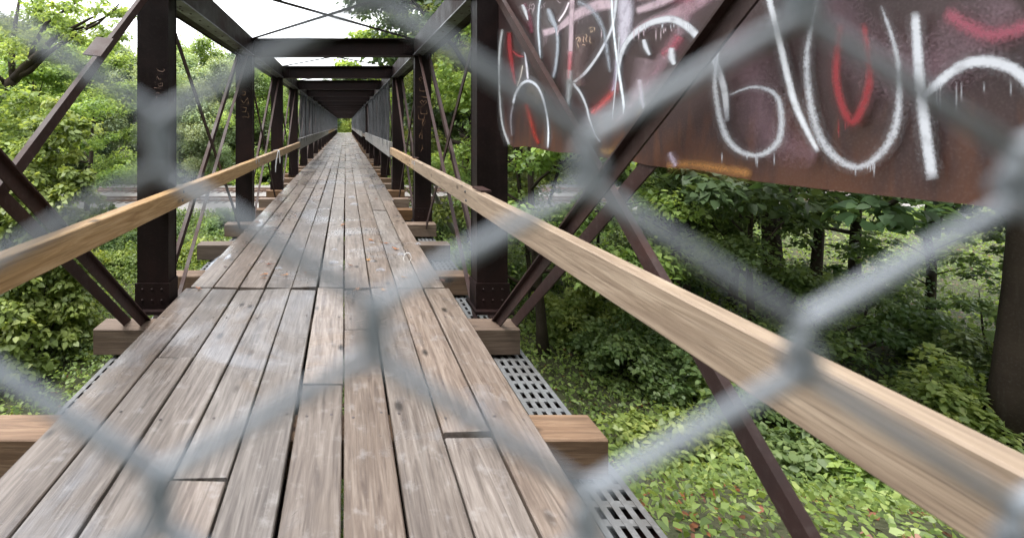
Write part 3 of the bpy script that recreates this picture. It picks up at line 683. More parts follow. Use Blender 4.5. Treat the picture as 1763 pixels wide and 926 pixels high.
# spilt pale paint on the deck
def on_deck(p, n): d = H * F / (p[1] - VY); return ((p[0] - VX) * d / F, d, -H + .0025 + .0002 * n)
def spill(*a):
    q = Paint(); q.stroke(*a); q.build('pale_paint_spill', deck)
spill([(352, 478), (358, 468), (366, 456), (380, 446), (398, 440)], [7, 9, 10, 12, 8], (.55, .60, .68), .8, on_deck, .8)
spill([(437, 381), (446, 379), (450, 386), (441, 389)], [5, 8, 8, 5], (.6, .63, .68), .8, on_deck, .8)
for a, b_, q in ((640, 418, 5), (576, 430, 5), (690, 438, 6), (606, 340, 6), (610, 352, 7), (480, 462, 7), (520, 430, 6), (575, 452, 9), (655, 465, 8), (640, 450, 5), (720, 420, 5), (560, 330, 4), (640, 320, 4)):
    spill([(a - q, b_ + 1), (a, b_ - 1), (a + q, b_ + 1)], [q * .5, q, q * .5], (.36, .38, .43), 1.1, on_deck, .5)
spill([(694, 450), (697, 438), (704, 436), (708, 444), (704, 452)], [1, 1.4, 1.4, 1.2, 1], (.55, .55, .55), .5, on_deck, .8)

# ------------------------------------------------------------------ ribbon tied round the left rail
m = MB(); rb = empty('cloth_ribbon', (-1.38, 9.55, -.53)); tag(rb, 'thin white strip of cloth knotted over the left handrail, its ends hanging', 'ribbon', )
m = MB()
def strip(pts, wd):
    vs = []
    for p, w_ in zip(pts, wd):
        for a, x_ in ((-1, .0), (1, .004), (1, 0), (-1, -.004)): vs.append((p[0] + (x_ if abs(x_) else 0) + (.003 if a > 0 else 0), p[1] + a * w_ / 2, p[2]))
    n_ = len(pts); m.add(vs, [(i * 4 + k, i * 4 + (k + 1) % 4, i * 4 + 4 + (k + 1) % 4, i * 4 + 4 + k) for i in range(n_ - 1) for k in range(4)])
strip([(-.10, .0, -.04), (-.095, .0, .012), (-.03, .01, .014), (.008, .02, .006), (.012, .03, -.05), (.016, .05, -.12), (.02, .06, -.20), (.02, .07, -.27)], [.03, .045, .05, .06, .055, .08, .11, .03])
m.build('knotted_loop', M['ribbon'], rb)
m = MB(); strip([(.006, -.02, .0), (.01, -.18, -.03), (.012, -.30, -.12), (.008, -.36, -.20), (.0, -.40, -.30), (.004, -.43, -.40)], [.03, .04, .06, .11, .09, .02]); m.build('hanging_end', M['ribbon'], rb)

# ------------------------------------------------------------------ fallen leaves on the deck
random.seed(3)
def dry_leaf(sz, seed):
    random.seed(seed); tone = [.05, .85, .45, .95, .15][seed % 5]; m = MB(); vs = [(0, 0, .004)]; n = 15
    for k in range(n):
        a = 2 * math.pi * k / n; rr = sz * (1.0 if k % 3 == 0 else .45) * random.uniform(.75, 1.1); vs.append((rr * math.cos(a), rr * math.sin(a) * .8, .003 + random.uniform(.0, .3) * rr))
    m.add(vs, [(0, 1 + k, 1 + (k + 1) % n) for k in range(n)], tone); m.bar((0, 0, .005), (-sz * 1.4, sz * .2, .008), .003, .003, Vector((0, 1, 0)), tone)
    return m.data('fallen_leaf', M['dry_leaf'])
lm = [dry_leaf(.04, k) for k in range(5)]
LP = [(445, 383, 1, 'rust orange leaf on the left deck plank beside the tie'), (475, 397, 3, 'pale buff leaf in the gap of the left planks'), (463, 456, 0, 'dark brown leaf left of centre on the deck'), (457, 473, 0, 'largest dark leaf of the pair near the left planks'), (455, 480, 0, 'small dark leaf just below its larger neighbour'),
      (388, 460, 0, 'small leaf at the outer left joint'), (341, 497, 0, 'brown curled leaf on the nearest left plank'), (638, 414, 1, 'orange leaf with spread lobes right of centre'), (604, 458, 1, 'orange brown leaf on the middle plank'), (634, 449, 2, 'faded reddish leaf near the middle joint'),
      (616, 499, 1, 'bright orange leaf on the nearest middle plank'), (682, 430, 2, 'short reddish leaf on the right planks'), (665, 420, 0, 'dark round leaf on the right plank'), (694, 478, 0, 'tiny leaf by the right joint'), (660, 500, 2, 'pale pink leaf on the nearest right plank'), (497, 379, 0, 'small dark leaf beyond the rust orange one'),
      (493, 474, 0, 'dark leaf sliver beside the third gap'), (526, 470, 0, 'lone dark speck of leaf on the fifth plank'), (541, 345, 2, 'reddish leaf on the far left planks'), (552, 310, 2, 'brown leaf pair far along the deck'), (553, 325, 0, 'dark leaf far along the centre gap'), (508, 372, 0, 'dark small leaf at the second gap'), (648, 343, 0, 'dark leaf stuck at a far plank end on the right'),
      (590, 388, 0, 'brown leaf bit along the centre gap'), (761, 484, 0, 'leaf at the outer right plank edge'), (620, 290, 0, 'dark leaf at the far joint line')]
for k, (px, py, c, lab) in enumerate(LP):
    d = H * F / (py - VY); o = inst('fallen_leaf', lm[(c + k) % 5], None, ((px - VX) * d / F, d, -H + .004)); o.rotation_euler = (random.uniform(-.1, .1), random.uniform(-.1, .1), random.uniform(0, 6)); s_ = random.uniform(1.0, 1.5) * (.6 if 'small' in lab or 'tiny' in lab or 'speck' in lab else 1); o.scale = (s_, s_, s_)
    tag(o, lab, 'leaf', 'dry leaves fallen on the deck')

# ------------------------------------------------------------------ vegetation
def leaf_mesh(name, C, Nn, size, rnd, mat, seed=0):
    """C centres, Nn normals, size per leaf -> folded pointed quads"""
    g_ = np.random.default_rng(seed); n = len(C)
    Nn = Nn / np.linalg.norm(Nn, axis=1, keepdims=True)
    t = g_.normal(size=(n, 3)); t -= (t * Nn).sum(1, keepdims=True) * Nn; t /= np.linalg.norm(t, axis=1, keepdims=True)
    b = np.cross(Nn, t); s = size[:, None]; near = size.mean() < .15; K = 6 if near else 4
    V = np.empty((n, K, 3)); lift = Nn * s * .12
    if near:
        wv = (.8 + .5 * g_.random((n, 1))); cu = Nn * s * (.16 * (g_.random((n, 1)) - .3))
        V[:, 0] = C - t * s * .5 - cu; V[:, 1] = C - t * s * .2 - b * s * .30 * wv + lift; V[:, 2] = C + t * s * .18 - b * s * .25 * wv + lift * .8
        V[:, 3] = C + t * s * .62 - cu * 2; V[:, 4] = C + t * s * .18 + b * s * .25 * wv + lift * .8; V[:, 5] = C - t * s * .2 + b * s * .30 * wv + lift
    else:
        V[:, 0] = C - t * s * .5; V[:, 1] = C - b * s * .36 + lift; V[:, 2] = C + t * s * .55 - lift * .5; V[:, 3] = C + b * s * .36 + lift
    me = bpy.data.meshes.new(name); me.vertices.add(n * K); me.vertices.foreach_set('co', V.astype(np.float32).ravel())
    me.loops.add(n * K); me.loops.foreach_set('vertex_index', np.arange(n * K, dtype=np.int32))
    me.polygons.add(n); me.polygons.foreach_set('loop_start', np.arange(0, n * K, K, dtype=np.int32)); me.polygons.foreach_set('loop_total', np.full(n, K, dtype=np.int32))
    a = me.attributes.new('rnd', 'FLOAT', 'FACE'); a.data.foreach_set('value', np.clip(rnd, 0, 1).astype(np.float32))
    me.materials.append(mat); me.update(calc_edges=True); me.validate(); return me
def clumps(cent, rad, nper, size, seed, flat=.5, droop=.25):
    g_ = np.random.default_rng(seed); k = len(cent)
    cent = np.repeat(np.array(cent), nper, 0); rd = np.repeat(np.array(rad), nper)[:, None]
    d = g_.normal(size=(k * nper, 3)); d /= np.linalg.norm(d, axis=1, keepdims=True); d *= g_.random((k * nper, 1)) ** .5
    d[:, 2] *= flat; off = d * rd; off[:, 2] -= droop * (off[:, 0] ** 2 + off[:, 1] ** 2) / np.maximum(rd[:, 0], .1)
    C = cent + off; Nn = d * .55 + g_.normal(size=d.shape) * .42; Nn[:, 2] += .75
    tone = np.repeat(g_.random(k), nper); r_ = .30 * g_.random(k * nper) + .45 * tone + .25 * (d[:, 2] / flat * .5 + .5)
    sz = size * (.6 + .7 * g_.random(k * nper)); return C, Nn, sz, r_
def grow(seed, h, cr, clear, nl, mb, lean=0.0, rad=.16, tw=5, sparse=1.0):
    """trunk, limbs and twigs as tubes in mb; returns clump centres, radii"""
    rs = random.Random(seed); cent = []; cr_ = []
    top = Vector((lean * h * .3, rs.uniform(-.3, .3), h * .93)); tr = []
    for i in range(9):
        t = i / 8; tr.append(Vector((lean * h * .3 * t * t + .14 * math.sin(t * 5 + seed), .12 * math.sin(t * 4 + seed * 2), h * .93 * t)))
    mb.tube(tr, [rad * (1.25 if i == 0 else 1) * (1 - .86 * i / 8) for i in range(9)], 8)
    for j in range(nl):
        t = clear + (1 - clear) * ((j + rs.random() * .8) / nl); p = tr[min(7, int(t * 8))].lerp(tr[min(8, int(t * 8) + 1)], t * 8 % 1)
        az = j * 2.4 + rs.uniform(-.5, .5); q = (t - clear) / (1 - clear)
        L = cr * (.55 + .5 * math.sin(math.pi * min(1, .22 + q * .72))) * rs.uniform(.7, 1.12) * (1 - .45 * q ** 3)
        el = rs.uniform(.12, .5) + .75 * q; pts = [p]; cur = p
        for k in range(5):
            el2 = el + .1 * k - .06 * k * k; a2 = az + rs.uniform(-.25, .25)
            cur = cur + Vector((math.cos(a2) * math.cos(el2), math.sin(a2) * math.cos(el2), math.sin(el2))) * L / 5; pts.append(cur)
        r0 = rad * .42 * (1 - .6 * q); mb.tube(pts, [r0 * (1 - .85 * k / 5) for k in range(6)], 5)
        for k in range(tw):
            u = .3 + .7 * (k + rs.random()) / tw; i_ = min(4, int(u * 5)); s = pts[i_].lerp(pts[i_ + 1], u * 5 - i_ if u < 1 else 1)
            a3 = az + rs.choice((-1, 1)) * rs.uniform(.4, 1.3); l3 = L * rs.uniform(.2, .42); e = s + Vector((math.cos(a3), math.sin(a3), rs.uniform(-.15, .6))) * l3
            mb.tube([s, s.lerp(e, .5) + Vector((0, 0, .05 * l3)), e], [r0 * .32, r0 * .2, r0 * .08], 4, cap=False)
            for f in (.55, 1.0):
                if rs.random() < sparse: cent.append(tuple(s.lerp(e, f) + Vector((rs.uniform(-.1, .1), rs.uniform(-.1, .1), .05)))); cr_.append(rs.uniform(.4, .75) * cr * .21)
        cent.append(tuple(cur)); cr_.append(cr * rs.uniform(.12, .2))
    cent.append(tuple(tr[-1])); cr_.append(cr * .2); return cent, cr_
KINDS = {}
def make_kind(key, seed, h, cr, clear, nl, nper, size, leaf, bark='bark', rad=.16, tw=5, flat=.5, sparse=1.0, fat=1.0):
    mb = MB(); cent, cr_ = grow(seed, h, cr, clear, nl, mb, .1, rad, tw, sparse)
    cr_ = [q * fat * (.7 + .6 * ((i * 37) % 11) / 10) for i, q in enumerate(cr_)]
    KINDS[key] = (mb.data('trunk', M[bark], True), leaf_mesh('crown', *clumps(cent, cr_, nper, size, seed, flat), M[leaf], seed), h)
make_kind('far_pale', 1, 10, 4.2, .12, 15, 170, .165, 'leaf_hazed', tw=6, flat=.95, fat=1.5)
make_kind('far_mid', 2, 10, 4.0, .10, 15, 170, .165, 'leaf_mid', tw=6, flat=.95, fat=1.5)
make_kind('far_bright', 3, 10, 4.4, .14, 15, 170, .165, 'leaf_bright', tw=6, flat=.95, fat=1.5)
make_kind('far_dark', 4, 10, 4.2, .08, 15, 170, .165, 'leaf_dark', tw=6, flat=.95, fat=1.5)
make_kind('mid_bright', 5, 10, 3.8, .18, 16, 150, .13, 'leaf_bright', tw=6, flat=.62, fat=1.2)
make_kind('mid_mid', 6, 10, 3.6, .14, 16, 150, .13, 'leaf_mid', tw=6, flat=.62, fat=1.2)
make_kind('oak', 8, 10, 4.6, .3, 16, 150, .14, 'leaf_dark', tw=6, rad=.2)
make_kind('yellow', 9, 10, 3.6, .14, 14, 150, .14, 'leaf_yellow', tw=6)
def cull(t):
    # cut back whatever grows into the walkway between the trusses
    bpy.context.view_layer.update()
    for o in t.children:
        me = o.data; mw = np.array(t.matrix_world); nv = len(me.vertices); co = np.empty(nv * 3); me.vertices.foreach_get('co', co); co = co.reshape(-1, 3)
        wc = co @ mw[:3, :3].T + mw[:3, 3]; bad = (wc[:, 0] > -3.0) & (wc[:, 0] < 2.2) & (wc[:, 2] > -3.2) & (wc[:, 2] < 1.95) & (wc[:, 1] < 84)
        if not bad.any(): continue
        import bmesh
        me = me.copy(); bm = bmesh.new(); bm.from_mesh(me); bm.verts.ensure_lookup_table()
        bmesh.ops.delete(bm, geom=[bm.verts[i] for i in np.nonzero(bad)[0]], context='VERTS'); bm.to_mesh(me); bm.free(); o.data = me
KW = {'far_pale': 'pale green', 'far_mid': 'mid green', 'far_bright': 'bright green', 'far_dark': 'dark green', 'mid_bright': 'bright leafy', 'mid_mid': 'green leafy', 'oak': 'dark oak like', 'yellow': 'yellow green'}
def tree(key, px, d, h, label, rz=0, wide=1.0, group='trees round the bridge', x=None, name='broadleaf_tree'):
    x = (px - VX) * d / F if x is None else x; tm, cm, h0 = KINDS[key]
    t = empty(name, (x, d, gz(x, d) - .1)); s = h / h0; t.scale = (s * wide, s * wide, s); t.rotation_euler = (0, 0, rz)
    inst('trunk', tm, t); inst('crown', cm, t); tag(t, label, 'tree' if name != 'bush' else 'bush', group)
    if abs(x) < 13 and d < 84: cull(t)
    return t
# left side, beyond the track
fl_ = [('far_dark', -120, 44, 15, 0), ('far_mid', 20, 46, 16, 1), ('far_bright', 95, 50, 17, 2), ('far_pale', 175, 52, 15.2, 3), ('far_pale', 232, 49, 13.2, .5), ('far_dark', 200, 47.5, 10.5, 4), ('far_pale', 300, 50, 13.6, 1.4),
       ('far_bright', 345, 56, 15.2, 3.3), ('far_pale', 385, 50, 12.2, 2.2), ('far_pale', 330, 47, 9.8, 5), ('far_dark', 130, 46, 10, 2.6), ('far_pale', 425, 55, 13.0, .4), ('far_bright', 455, 50, 11.2, 4.4), ('far_bright', 478, 58, 11.5, 5.2), ('far_pale', 495, 54, 10.5, 3.1), ('far_pale', 385, 47.5, 8.0, 3.7), ('far_dark', 415, 60, 14.0, 1.9), ('far_mid', 285, 60, 15, 1.1)]
where = ['far left edge, behind the vine bush', 'left of the branching trunk', 'behind the near left brace', 'left of the first left post, under the sky gap', 'just left of the first left post', 'low and shaded, left of the first left post', 'hidden in part by the first left post', 'tallest in the first gap between left posts',
         'centre of the first gap between left posts', 'low in the first gap between left posts', 'shaded, low behind the vine bush', 'just behind the second left post', 'second gap between left posts', 'tall one in the second gap between left posts', 'third gap between left posts', 'low one against the second left post', 'dark backdrop of the second left post', 'far one behind the first left post']
for (k, px, d, h, rz), wh in zip(fl_, where): tree(k, px, d, h, KW[k] + ' tree beyond the tracks, ' + wh, rz)
# right side
fr_ = [('far_bright', 700, 52, 15, 0), ('far_pale', 735, 47, 14, 1), ('far_bright', 775, 45, 13, 2.2), ('far_mid', 820, 47, 14, 3), ('far_mid', 900, 46, 13, 4), ('far_pale', 960, 47, 12, 5), ('far_dark', 1050, 46, 13, 1.2), ('far_mid', 1150, 47, 15, 2.7), ('far_dark', 1300, 46, 15, .6), ('far_dark', 1480, 45, 14, 3.9)]
whr = ['seen in the right chain link opening', 'between the third and second right posts', 'between the second and first right posts', 'behind the first right post', 'below the graffiti sheet, over the track', 'below the graffiti sheet, palest of that group', 'below the middle of the graffiti sheet', 'behind the ivy trunks', 'in the shade right of the ivy trunks', 'farthest right beyond the track']
for (k, px, d, h, rz), wh in zip(fr_, whr): tree(k, px, d, h, KW[k] + ' tree beyond the tracks, ' + wh, rz)
nr = [('oak', None, 17, 15.5, 0.4, 5.2, 'dark oak like tree leaning over the right truss, nearest of the tall ones'), ('oak', None, 24, 16.5, 2.0, 6.4, 'dark oak like tree farther back on the right, its crown over the struts'), ('yellow', None, 31, 15.5, 1.0, 4.6, 'yellow green tree whose crown shows above the middle struts'),
      ('mid_bright', None, 12, 9.0, 3.0, 5.0, 'bright leafy tree between the first and second right posts'), ('mid_bright', None, 19, 11.0, 4.2, 5.2, 'bright leafy tree behind the second right post'), ('mid_mid', None, 26, 11.0, .2, 7.5, 'green leafy tree before the tracks on the right'),
      ('mid_mid', None, 10.5, 6.3, 1.6, 9.3, 'low green leafy tree below the right end of the graffiti sheet'), ('mid_mid', None, 15, 7.6, 5.4, 12.5, 'green leafy tree behind the ivy trunks, below the graffiti sheet'), ('mid_mid', None, 21, 8.5, 2.9, 13.5, 'green leafy tree below the crossing of the right braces'), ('oak', None, 8, 13.5, 1.3, 11.5, 'added dark oak like tree shading the woods close behind the graffiti sheet'), ('oak', None, 13.5, 14, 4.4, 12.5, 'tall dark oak like tree behind the right part of the graffiti sheet'), ('oak', None, 14, 9, 3.3, 15.5, 'dark oak like tree deep in the shade at the right')]  # darker leaf kinds below the sheet put the deep shade into colour
for k, _, d, h, rz, x, lab in nr: tree(k, 0, d, h, lab, rz, 1.0, x=x)  # the oak close behind the sheet is added to shade the woods
# far end of the bridge
for q, (k, x, d, h, rz) in enumerate([('yellow', .9, 92, 8, 1), ('far_dark', -3.4, 90, 10, 2), ('yellow', 2.6, 97, 7, 4), ('far_bright', -.4, 112, 12, .6), ('yellow', -1.6, 101, 6, 3)]):
    tree(k, 0, d, h, KW[k] + ' tree beyond the far end of the bridge, ' + ['right of the path', 'darkest, on the left', 'farther right', 'tallest behind the path', 'low, left of the path'][q], rz, x=x)
# left near trees
tree('mid_bright', 150, 27, 10.5, 'bright leafy tree behind the near left brace, before the tracks', 1.0, 1.1)
tree('mid_bright', 60, 21, 9.2, 'bright leafy tree at the left, under the dark branches', 2.0, 1.15)
tree('mid_bright', 30, 33, 13, 'bright leafy tree high at the far left', 4, 1.0)
tree('mid_mid', -30, 17, 6.6, 'green leafy tree at the left edge behind the vine bush', 3, 1.1)
# dark forked tree at the left with long branches
ft = empty('forked_tree', (-13.4, 16, gz(-13.4, 16))); tag(ft, 'tall tree at the left with bare dark forking trunk and long rising branches', 'tree')
m = MB(); d = 16; base = Vector((-13.4, 16, gz(-13.4, 16)))
def bp(*pp): return [at(px, py, dd) - base for px, py, dd in pp]
m.tube([Vector((0, 0, 0)), *bp((-70, 330, 16), (-35, 210, 16), (5, 152, 16), (24, 138, 16))], [.30, .26, .22, .19, .17], 9)
brs = [((24, 138, 16), (42, 116, 16), (68, 92, 15.8), (92, 68, 15.5), (122, 50, 15.2), (160, 30, 15)), ((24, 138, 16), (20, 110, 16.2), (22, 70, 16.4), (30, 20, 16.6), (40, -40, 16.8)),
       ((30, 132, 16), (52, 122, 16), (82, 92, 16), (130, 60, 15.8), (170, 40, 15.6), (205, 8, 15.4)), ((50, 112, 16), (58, 80, 15.9), (80, 40, 15.6), (120, 12, 15.3), (180, -25, 15)), ((120, 55, 15.3), (150, 45, 15.2), (180, 30, 15.1), (215, 5, 15)),
       ((10, 148, 16), (-20, 120, 15.5), (-50, 60, 15), (-60, 0, 15))]
rad0 = [.17, .14, .12, .10, .05, .14]
for bq, r0 in zip(brs, rad0): m.tube(bp(*bq), [r0 * (1 - .8 * i / (len(bq) - 1)) for i in range(len(bq))], 6)
m.build('trunk', M['bark'], ft, True)
g_ = random.Random(5); cent, cr_ = [], []
for bq in brs:
    for i in range(3 if bq[0][0] in (24, 30) else 2, len(bq)):
        for _ in range(7):
            p = Vector(bp(bq[i])[0]).lerp(Vector(bp(bq[i - 1])[0]), g_.random()); cent.append(tuple(p + Vector((g_.uniform(-.9, .9), g_.uniform(-1.2, 1.6), g_.uniform(-.5, .7))))); cr_.append(g_.uniform(.22, .5))
o = inst('crown', leaf_mesh('crown', *clumps(cent, cr_, 44, .13, 77, .4), M['leaf_bright'], 77), ft)
# pale crooked branch tree on the right
pt = empty('pale_barked_tree', (5.6, 22, gz(5.6, 22))); tag(pt, 'slim pale barked tree with a crooked branch between the right posts', 'tree'); base = Vector((5.6, 22, gz(5.6, 22)))
m = MB(); m.tube([Vector((0, 0, 0)), *bp((745, 330, 22), (722, 250, 22), (738, 225, 22), (758, 210, 22), (772, 190, 22), (776, 165, 22), (786, 130, 22))], [.13, .11, .10, .09, .085, .07, .06, .03], 7)
m.build('trunk', M['bark_pale'], pt, True)
cent = [tuple(Vector(bp((786, 130, 22))[0]) + Vector((g_.uniform(-1.5, 1.5), g_.uniform(-.3, 2.2), g_.uniform(-1, 1.6)))) for _ in range(34)]
inst('crown', leaf_mesh('crown', *clumps(cent, [g_.uniform(.3, .6) for _ in cent], 60, .12, 78), M['leaf_bright'], 78), pt)
# ivy covered thin trunks on the right
def ivy_tree(pts, r0, label, seed, dens=1.0, leafk='leaf_mid'):
    b0 = Vector(pts[0]); t = empty('ivy_clad_tree', b0); tag(t, label, 'tree', 'thin trunks in the woods right of the bridge'); mb = MB(); P = [Vector(p) - b0 for p in pts]
    mb.tube(P, [r0 * (1 - .45 * i / (len(P) - 1)) for i in range(len(P))], 7); gg = random.Random(seed)
    cs = []
    for i in range(len(P) - 1):
        for _ in range(3):
            s = P[i].lerp(P[i + 1], gg.random()); a = gg.uniform(0, 6.3); e = s + Vector((math.cos(a), math.sin(a), .5)) * gg.uniform(.5, 1.4); mb.tube([s, s.lerp(e, .6) + Vector((0, 0, .1)), e], [r0 * .22, r0 * .14, .004], 4, cap=False); cs.append(tuple(e)); cs.append(tuple(s.lerp(e, .6)))
    mb.build('trunk', M['bark'], t, True)
    iv = []
    for i in range(len(P) - 1):
        for _ in range(int(9 * dens)): iv.append(tuple(P[i].lerp(P[i + 1], gg.random())))
    C, Nn, sz, rr = clumps(iv, [r0 * 1.7] * len(iv), 16, .075, seed, 1.5, 0); inst('ivy', leaf_mesh('ivy', C, Nn, sz, rr, M['leaf_dark'], seed), t)
    inst('crown', leaf_mesh('crown', *clumps(cs, [gg.uniform(.25, .5) for _ in cs], 45, .11, seed + 1, .35), M[leafk], seed), t)
def G(px, d): x = (px - VX) * d / F; return (x, d, gz(x, d))
ivy_tree([G(915, 15), at(912, 470, 15), at(905, 400, 15), at(895, 330, 15), at(888, 260, 15), at(880, 180, 15), at(870, 60, 15)], .085, 'thin dark trunk rising just right of the first right post', 31, .4)
ivy_tree([G(962, 19), at(968, 380, 19), at(945, 350, 19), at(962, 290, 19), at(975, 250, 19), at(985, 150, 19)], .09, 'thin ivy trunk behind the blurred wire knot', 32, 1.0)
ivy_tree([G(1160, 12), at(1165, 440, 12), at(1163, 380, 12), at(1168, 330, 12), at(1160, 280, 12), at(1150, 180, 12)], .12, 'thick ivy clad trunk, left one of the pair below the graffiti sheet', 33, 2.0)
ivy_tree([G(1180, 13), at(1184, 450, 13), at(1190, 380, 13), at(1180, 320, 13), at(1178, 280, 13), at(1175, 180, 13)], .10, 'slimmer reddish trunk, right one of the pair below the graffiti sheet', 34, .8)
ivy_tree([G(1030, 22), at(1030, 380, 22), at(1034, 330, 22), at(1040, 280, 22), at(1040, 180, 22)], .07, 'very thin trunk near the crossing of the right braces', 35, .8)
ivy_tree([G(1400, 11), at(1404, 480, 11), at(1410, 400, 11), at(1402, 330, 11), at(1400, 200, 11)], .13, 'ivy clad trunk farthest right below the sheet', 36, 1.5)
ivy_tree([G(1600, 14), at(1604, 460, 14), at(1595, 400, 14), at(1602, 330, 14), at(1600, 200, 14)], .12, 'dark trunk at the right edge of the woods', 37, 1.2)
# bushes: dense low crowns
def bush(name, x, y, z, rx, ry, rz_, n, size, leaf, seed, label, nper=70, cl=.34, group='bushes below the bridge'):
    gg = np.random.default_rng(seed); t = empty(name, (x, y, z)); tag(t, label, 'bush', group)
    d = gg.normal(size=(n, 3)); d /= np.linalg.norm(d, axis=1, keepdims=True); d[:, 2] = np.abs(d[:, 2]) if True else 0
    lump = 1 + .22 * np.sin(d[:, 0] * 4 + seed) * np.sin(d[:, 1] * 5 + seed) + .18 * np.sin(d[:, 2] * 7 + d[:, 0] * 3)
    rr = (.62 + .38 * gg.random(n) ** .4) * lump; C = d * rr[:, None] * np.array([rx, ry, rz_])
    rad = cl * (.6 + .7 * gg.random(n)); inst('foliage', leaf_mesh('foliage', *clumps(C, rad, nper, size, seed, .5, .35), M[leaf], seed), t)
    mb = MB(); gr_ = random.Random(seed)
    for _ in range(7):
        e = Vector(C[gr_.randrange(n)]) * .85; mb.tube([Vector((gr_.uniform(-.2, .2), gr_.uniform(-.2, .2), -.1)), e * .5 + Vector((0, 0, .1)), e], [.035, .022, .006], 5)
    mb.build('stem', M['bark'], t, True); return t
def bz(px, d): return (px - VX) * d / F
bush('vine_covered_bush', bz(55, 12), 12, gz(bz(55, 12), 12) - .2, 1.75, 1.5, 5.5, 460, .15, 'leaf_bright', 41, 'big vine covered bush with glossy bright green leaves at the left', 70, .36)
bush('vine_covered_bush', bz(-30, 13.5), 13.5, gz(-13, 13), 2.6, 2, 6.2, 300, .15, 'leaf_bright', 42, 'vine covered bush at the left edge, behind the bigger one', 60, .42)
bs = [(200, 47.5, 3.2, 3.6, 'leaf_hazed', 'pale feathery bush beside the track, left of the first left post'), (150, 46.5, 3.0, 3.4, 'leaf_mid', 'mid green bush beside the track, left of the pale feathery one'), (240, 47, 2.8, 3.2, 'leaf_bright', 'bright bush beside the track, behind the first left post'), (320, 47.5, 3.6, 4.4, 'leaf_hazed', 'pale bush beyond the track in the first left gap'), (365, 48, 2.9, 3.8, 'leaf_hazed', 'pale bush by the second left post, left side'),
      (395, 46.5, 2.4, 2.6, 'leaf_yellow', 'yellowish bush by the track at the second left post'), (455, 47, 2.8, 3.4, 'leaf_yellow', 'yellow green bush in the second left gap'), (490, 47.5, 2.6, 3.6, 'leaf_mid', 'mid green bush in the third left gap'), (510, 46, 2.2, 2.6, 'leaf_yellow', 'small yellowish bush at the fourth left post'),
      (40, 46, 3.4, 4.4, 'leaf_mid', 'mid green bush at far left beyond the track'), (-60, 45.8, 3.6, 4, 'leaf_dark', 'dark bush at the left edge beyond the track'), (-180, 45.5, 4, 4.4, 'leaf_mid', 'green bush outside at the far left of the track'),
      (700, 47, 2.8, 3.6, 'leaf_yellow', 'yellowish bush beyond the track at the third right post'), (745, 46.5, 2.8, 3.4, 'leaf_bright', 'bright bush beyond the track at the second right post'), (790, 47, 2.8, 3.0, 'leaf_yellow', 'yellow green bush beyond the track in the first right gap'), (890, 46.5, 3, 3, 'leaf_bright', 'bright bush beyond the track right of the first right post'), (935, 47, 3, 3.2, 'leaf_yellow', 'yellow bush beyond the track below the sheet'),
      (985, 46.5, 3, 3.2, 'leaf_hazed', 'pale bush beyond the track below the sheet'), (1060, 46, 3.4, 4, 'leaf_mid', 'mid green bush beyond the track below the sheet'), (1140, 46, 3.4, 4.4, 'leaf_mid', 'dull green bush beyond the track behind the ivy trunks'), (1260, 45.8, 3.6, 4.6, 'leaf_dark', 'dark bush beyond the track right of the ivy trunks')]
for q, (px, d, r_, h_, lf, lab) in enumerate(bs): bush('bush', bz(px, d), d, gz(bz(px, d), d) - .1, r_, 2.2, h_, 120, .2, lf, 60 + q, lab, 60, .62)
ns = [(120, 17.5, 1.5, 1.1, 'leaf_yellow', 'low yellow green shrub below the left handrail, near the crossing braces'), (215, 18.5, 1.3, 1.0, 'leaf_bright', 'low bright shrub left of the first left post foot'), (40, 14.5, 1.7, 1.4, 'leaf_bright', 'leafy shrub at the left edge below the handrail'), (335, 19.5, 1.0, .9, 'leaf_yellow', 'yellow green shrub right of the first left post foot'), (270, 22, 1.5, 1.2, 'leaf_mid', 'shrub behind the first left post foot'),
      (385, 26, .9, 1.2, 'leaf_mid', 'thin weedy shrub on the gravel by the second left post'), (160, 22, 1.6, 1.5, 'leaf_mid', 'green shrub under the vine bush'), (170, 27.5, 1.8, 1.1, 'leaf_mid', 'small shrub at the edge of the ballast'), (780, 14, 1.3, 1.6, 'leaf_bright', 'bright shrub between the right posts, near their feet'), (800, 19, 1.6, 1.6, 'leaf_yellow', 'yellow green shrub in the first right gap'),
      (760, 24, 1.8, 1.8, 'leaf_mid', 'mid green shrub behind the second right post foot'), (905, 17, 1.4, 1.0, 'leaf_mid', 'shrub right of the first right post foot'), (1010, 13, 1.5, 1.6, 'leaf_bright', 'bright shrub between the right braces'), (1080, 16, 1.8, 2.2, 'leaf_mid', 'green shrub behind the lower right brace'), (1110, 11, 1.4, 1.6, 'leaf_mid', 'shrub just above the right handrail'), (1180, 16, 1.6, 2.6, 'leaf_dark', 'dark shrub at the foot of the ivy trunks'),
      (1250, 10, 1.6, 1.8, 'leaf_mid', 'green shrub right of the ivy trunks'), (1350, 9, 1.4, 1.6, 'leaf_bright', 'bright shrub outside the right handrail'), (1480, 12, 1.9, 2.8, 'leaf_mid', 'tall green shrub at the right'), (1600, 8.6, 1.4, 1.5, 'leaf_bright', 'bright shrub low at the right edge'), (1700, 11, 1.8, 2.6, 'leaf_mid', 'large shrub at the right edge'), (1180, 7.5, 1.0, .8, 'leaf_bright', 'small bright shrub on the bank right of the deck'), (1400, 7, 1.0, .9, 'leaf_mid', 'small green shrub on the bank below the handrail'), (1560, 6.4, .9, .8, 'leaf_bright', 'small leafy shrub on the near bank'), (1850, 9, 1.8, 2.4, 'leaf_mid', 'shrub at the far right of the near bank')]
for q, (px, d, r_, h_, lf, lab) in enumerate(ns): bush('shrub', bz(px, d), d, gz(bz(px, d), d) - .1, r_, r_ * .8, h_, 95, .11, lf, 160 + q, lab, 75, .34, 'shrubs on the near bank')
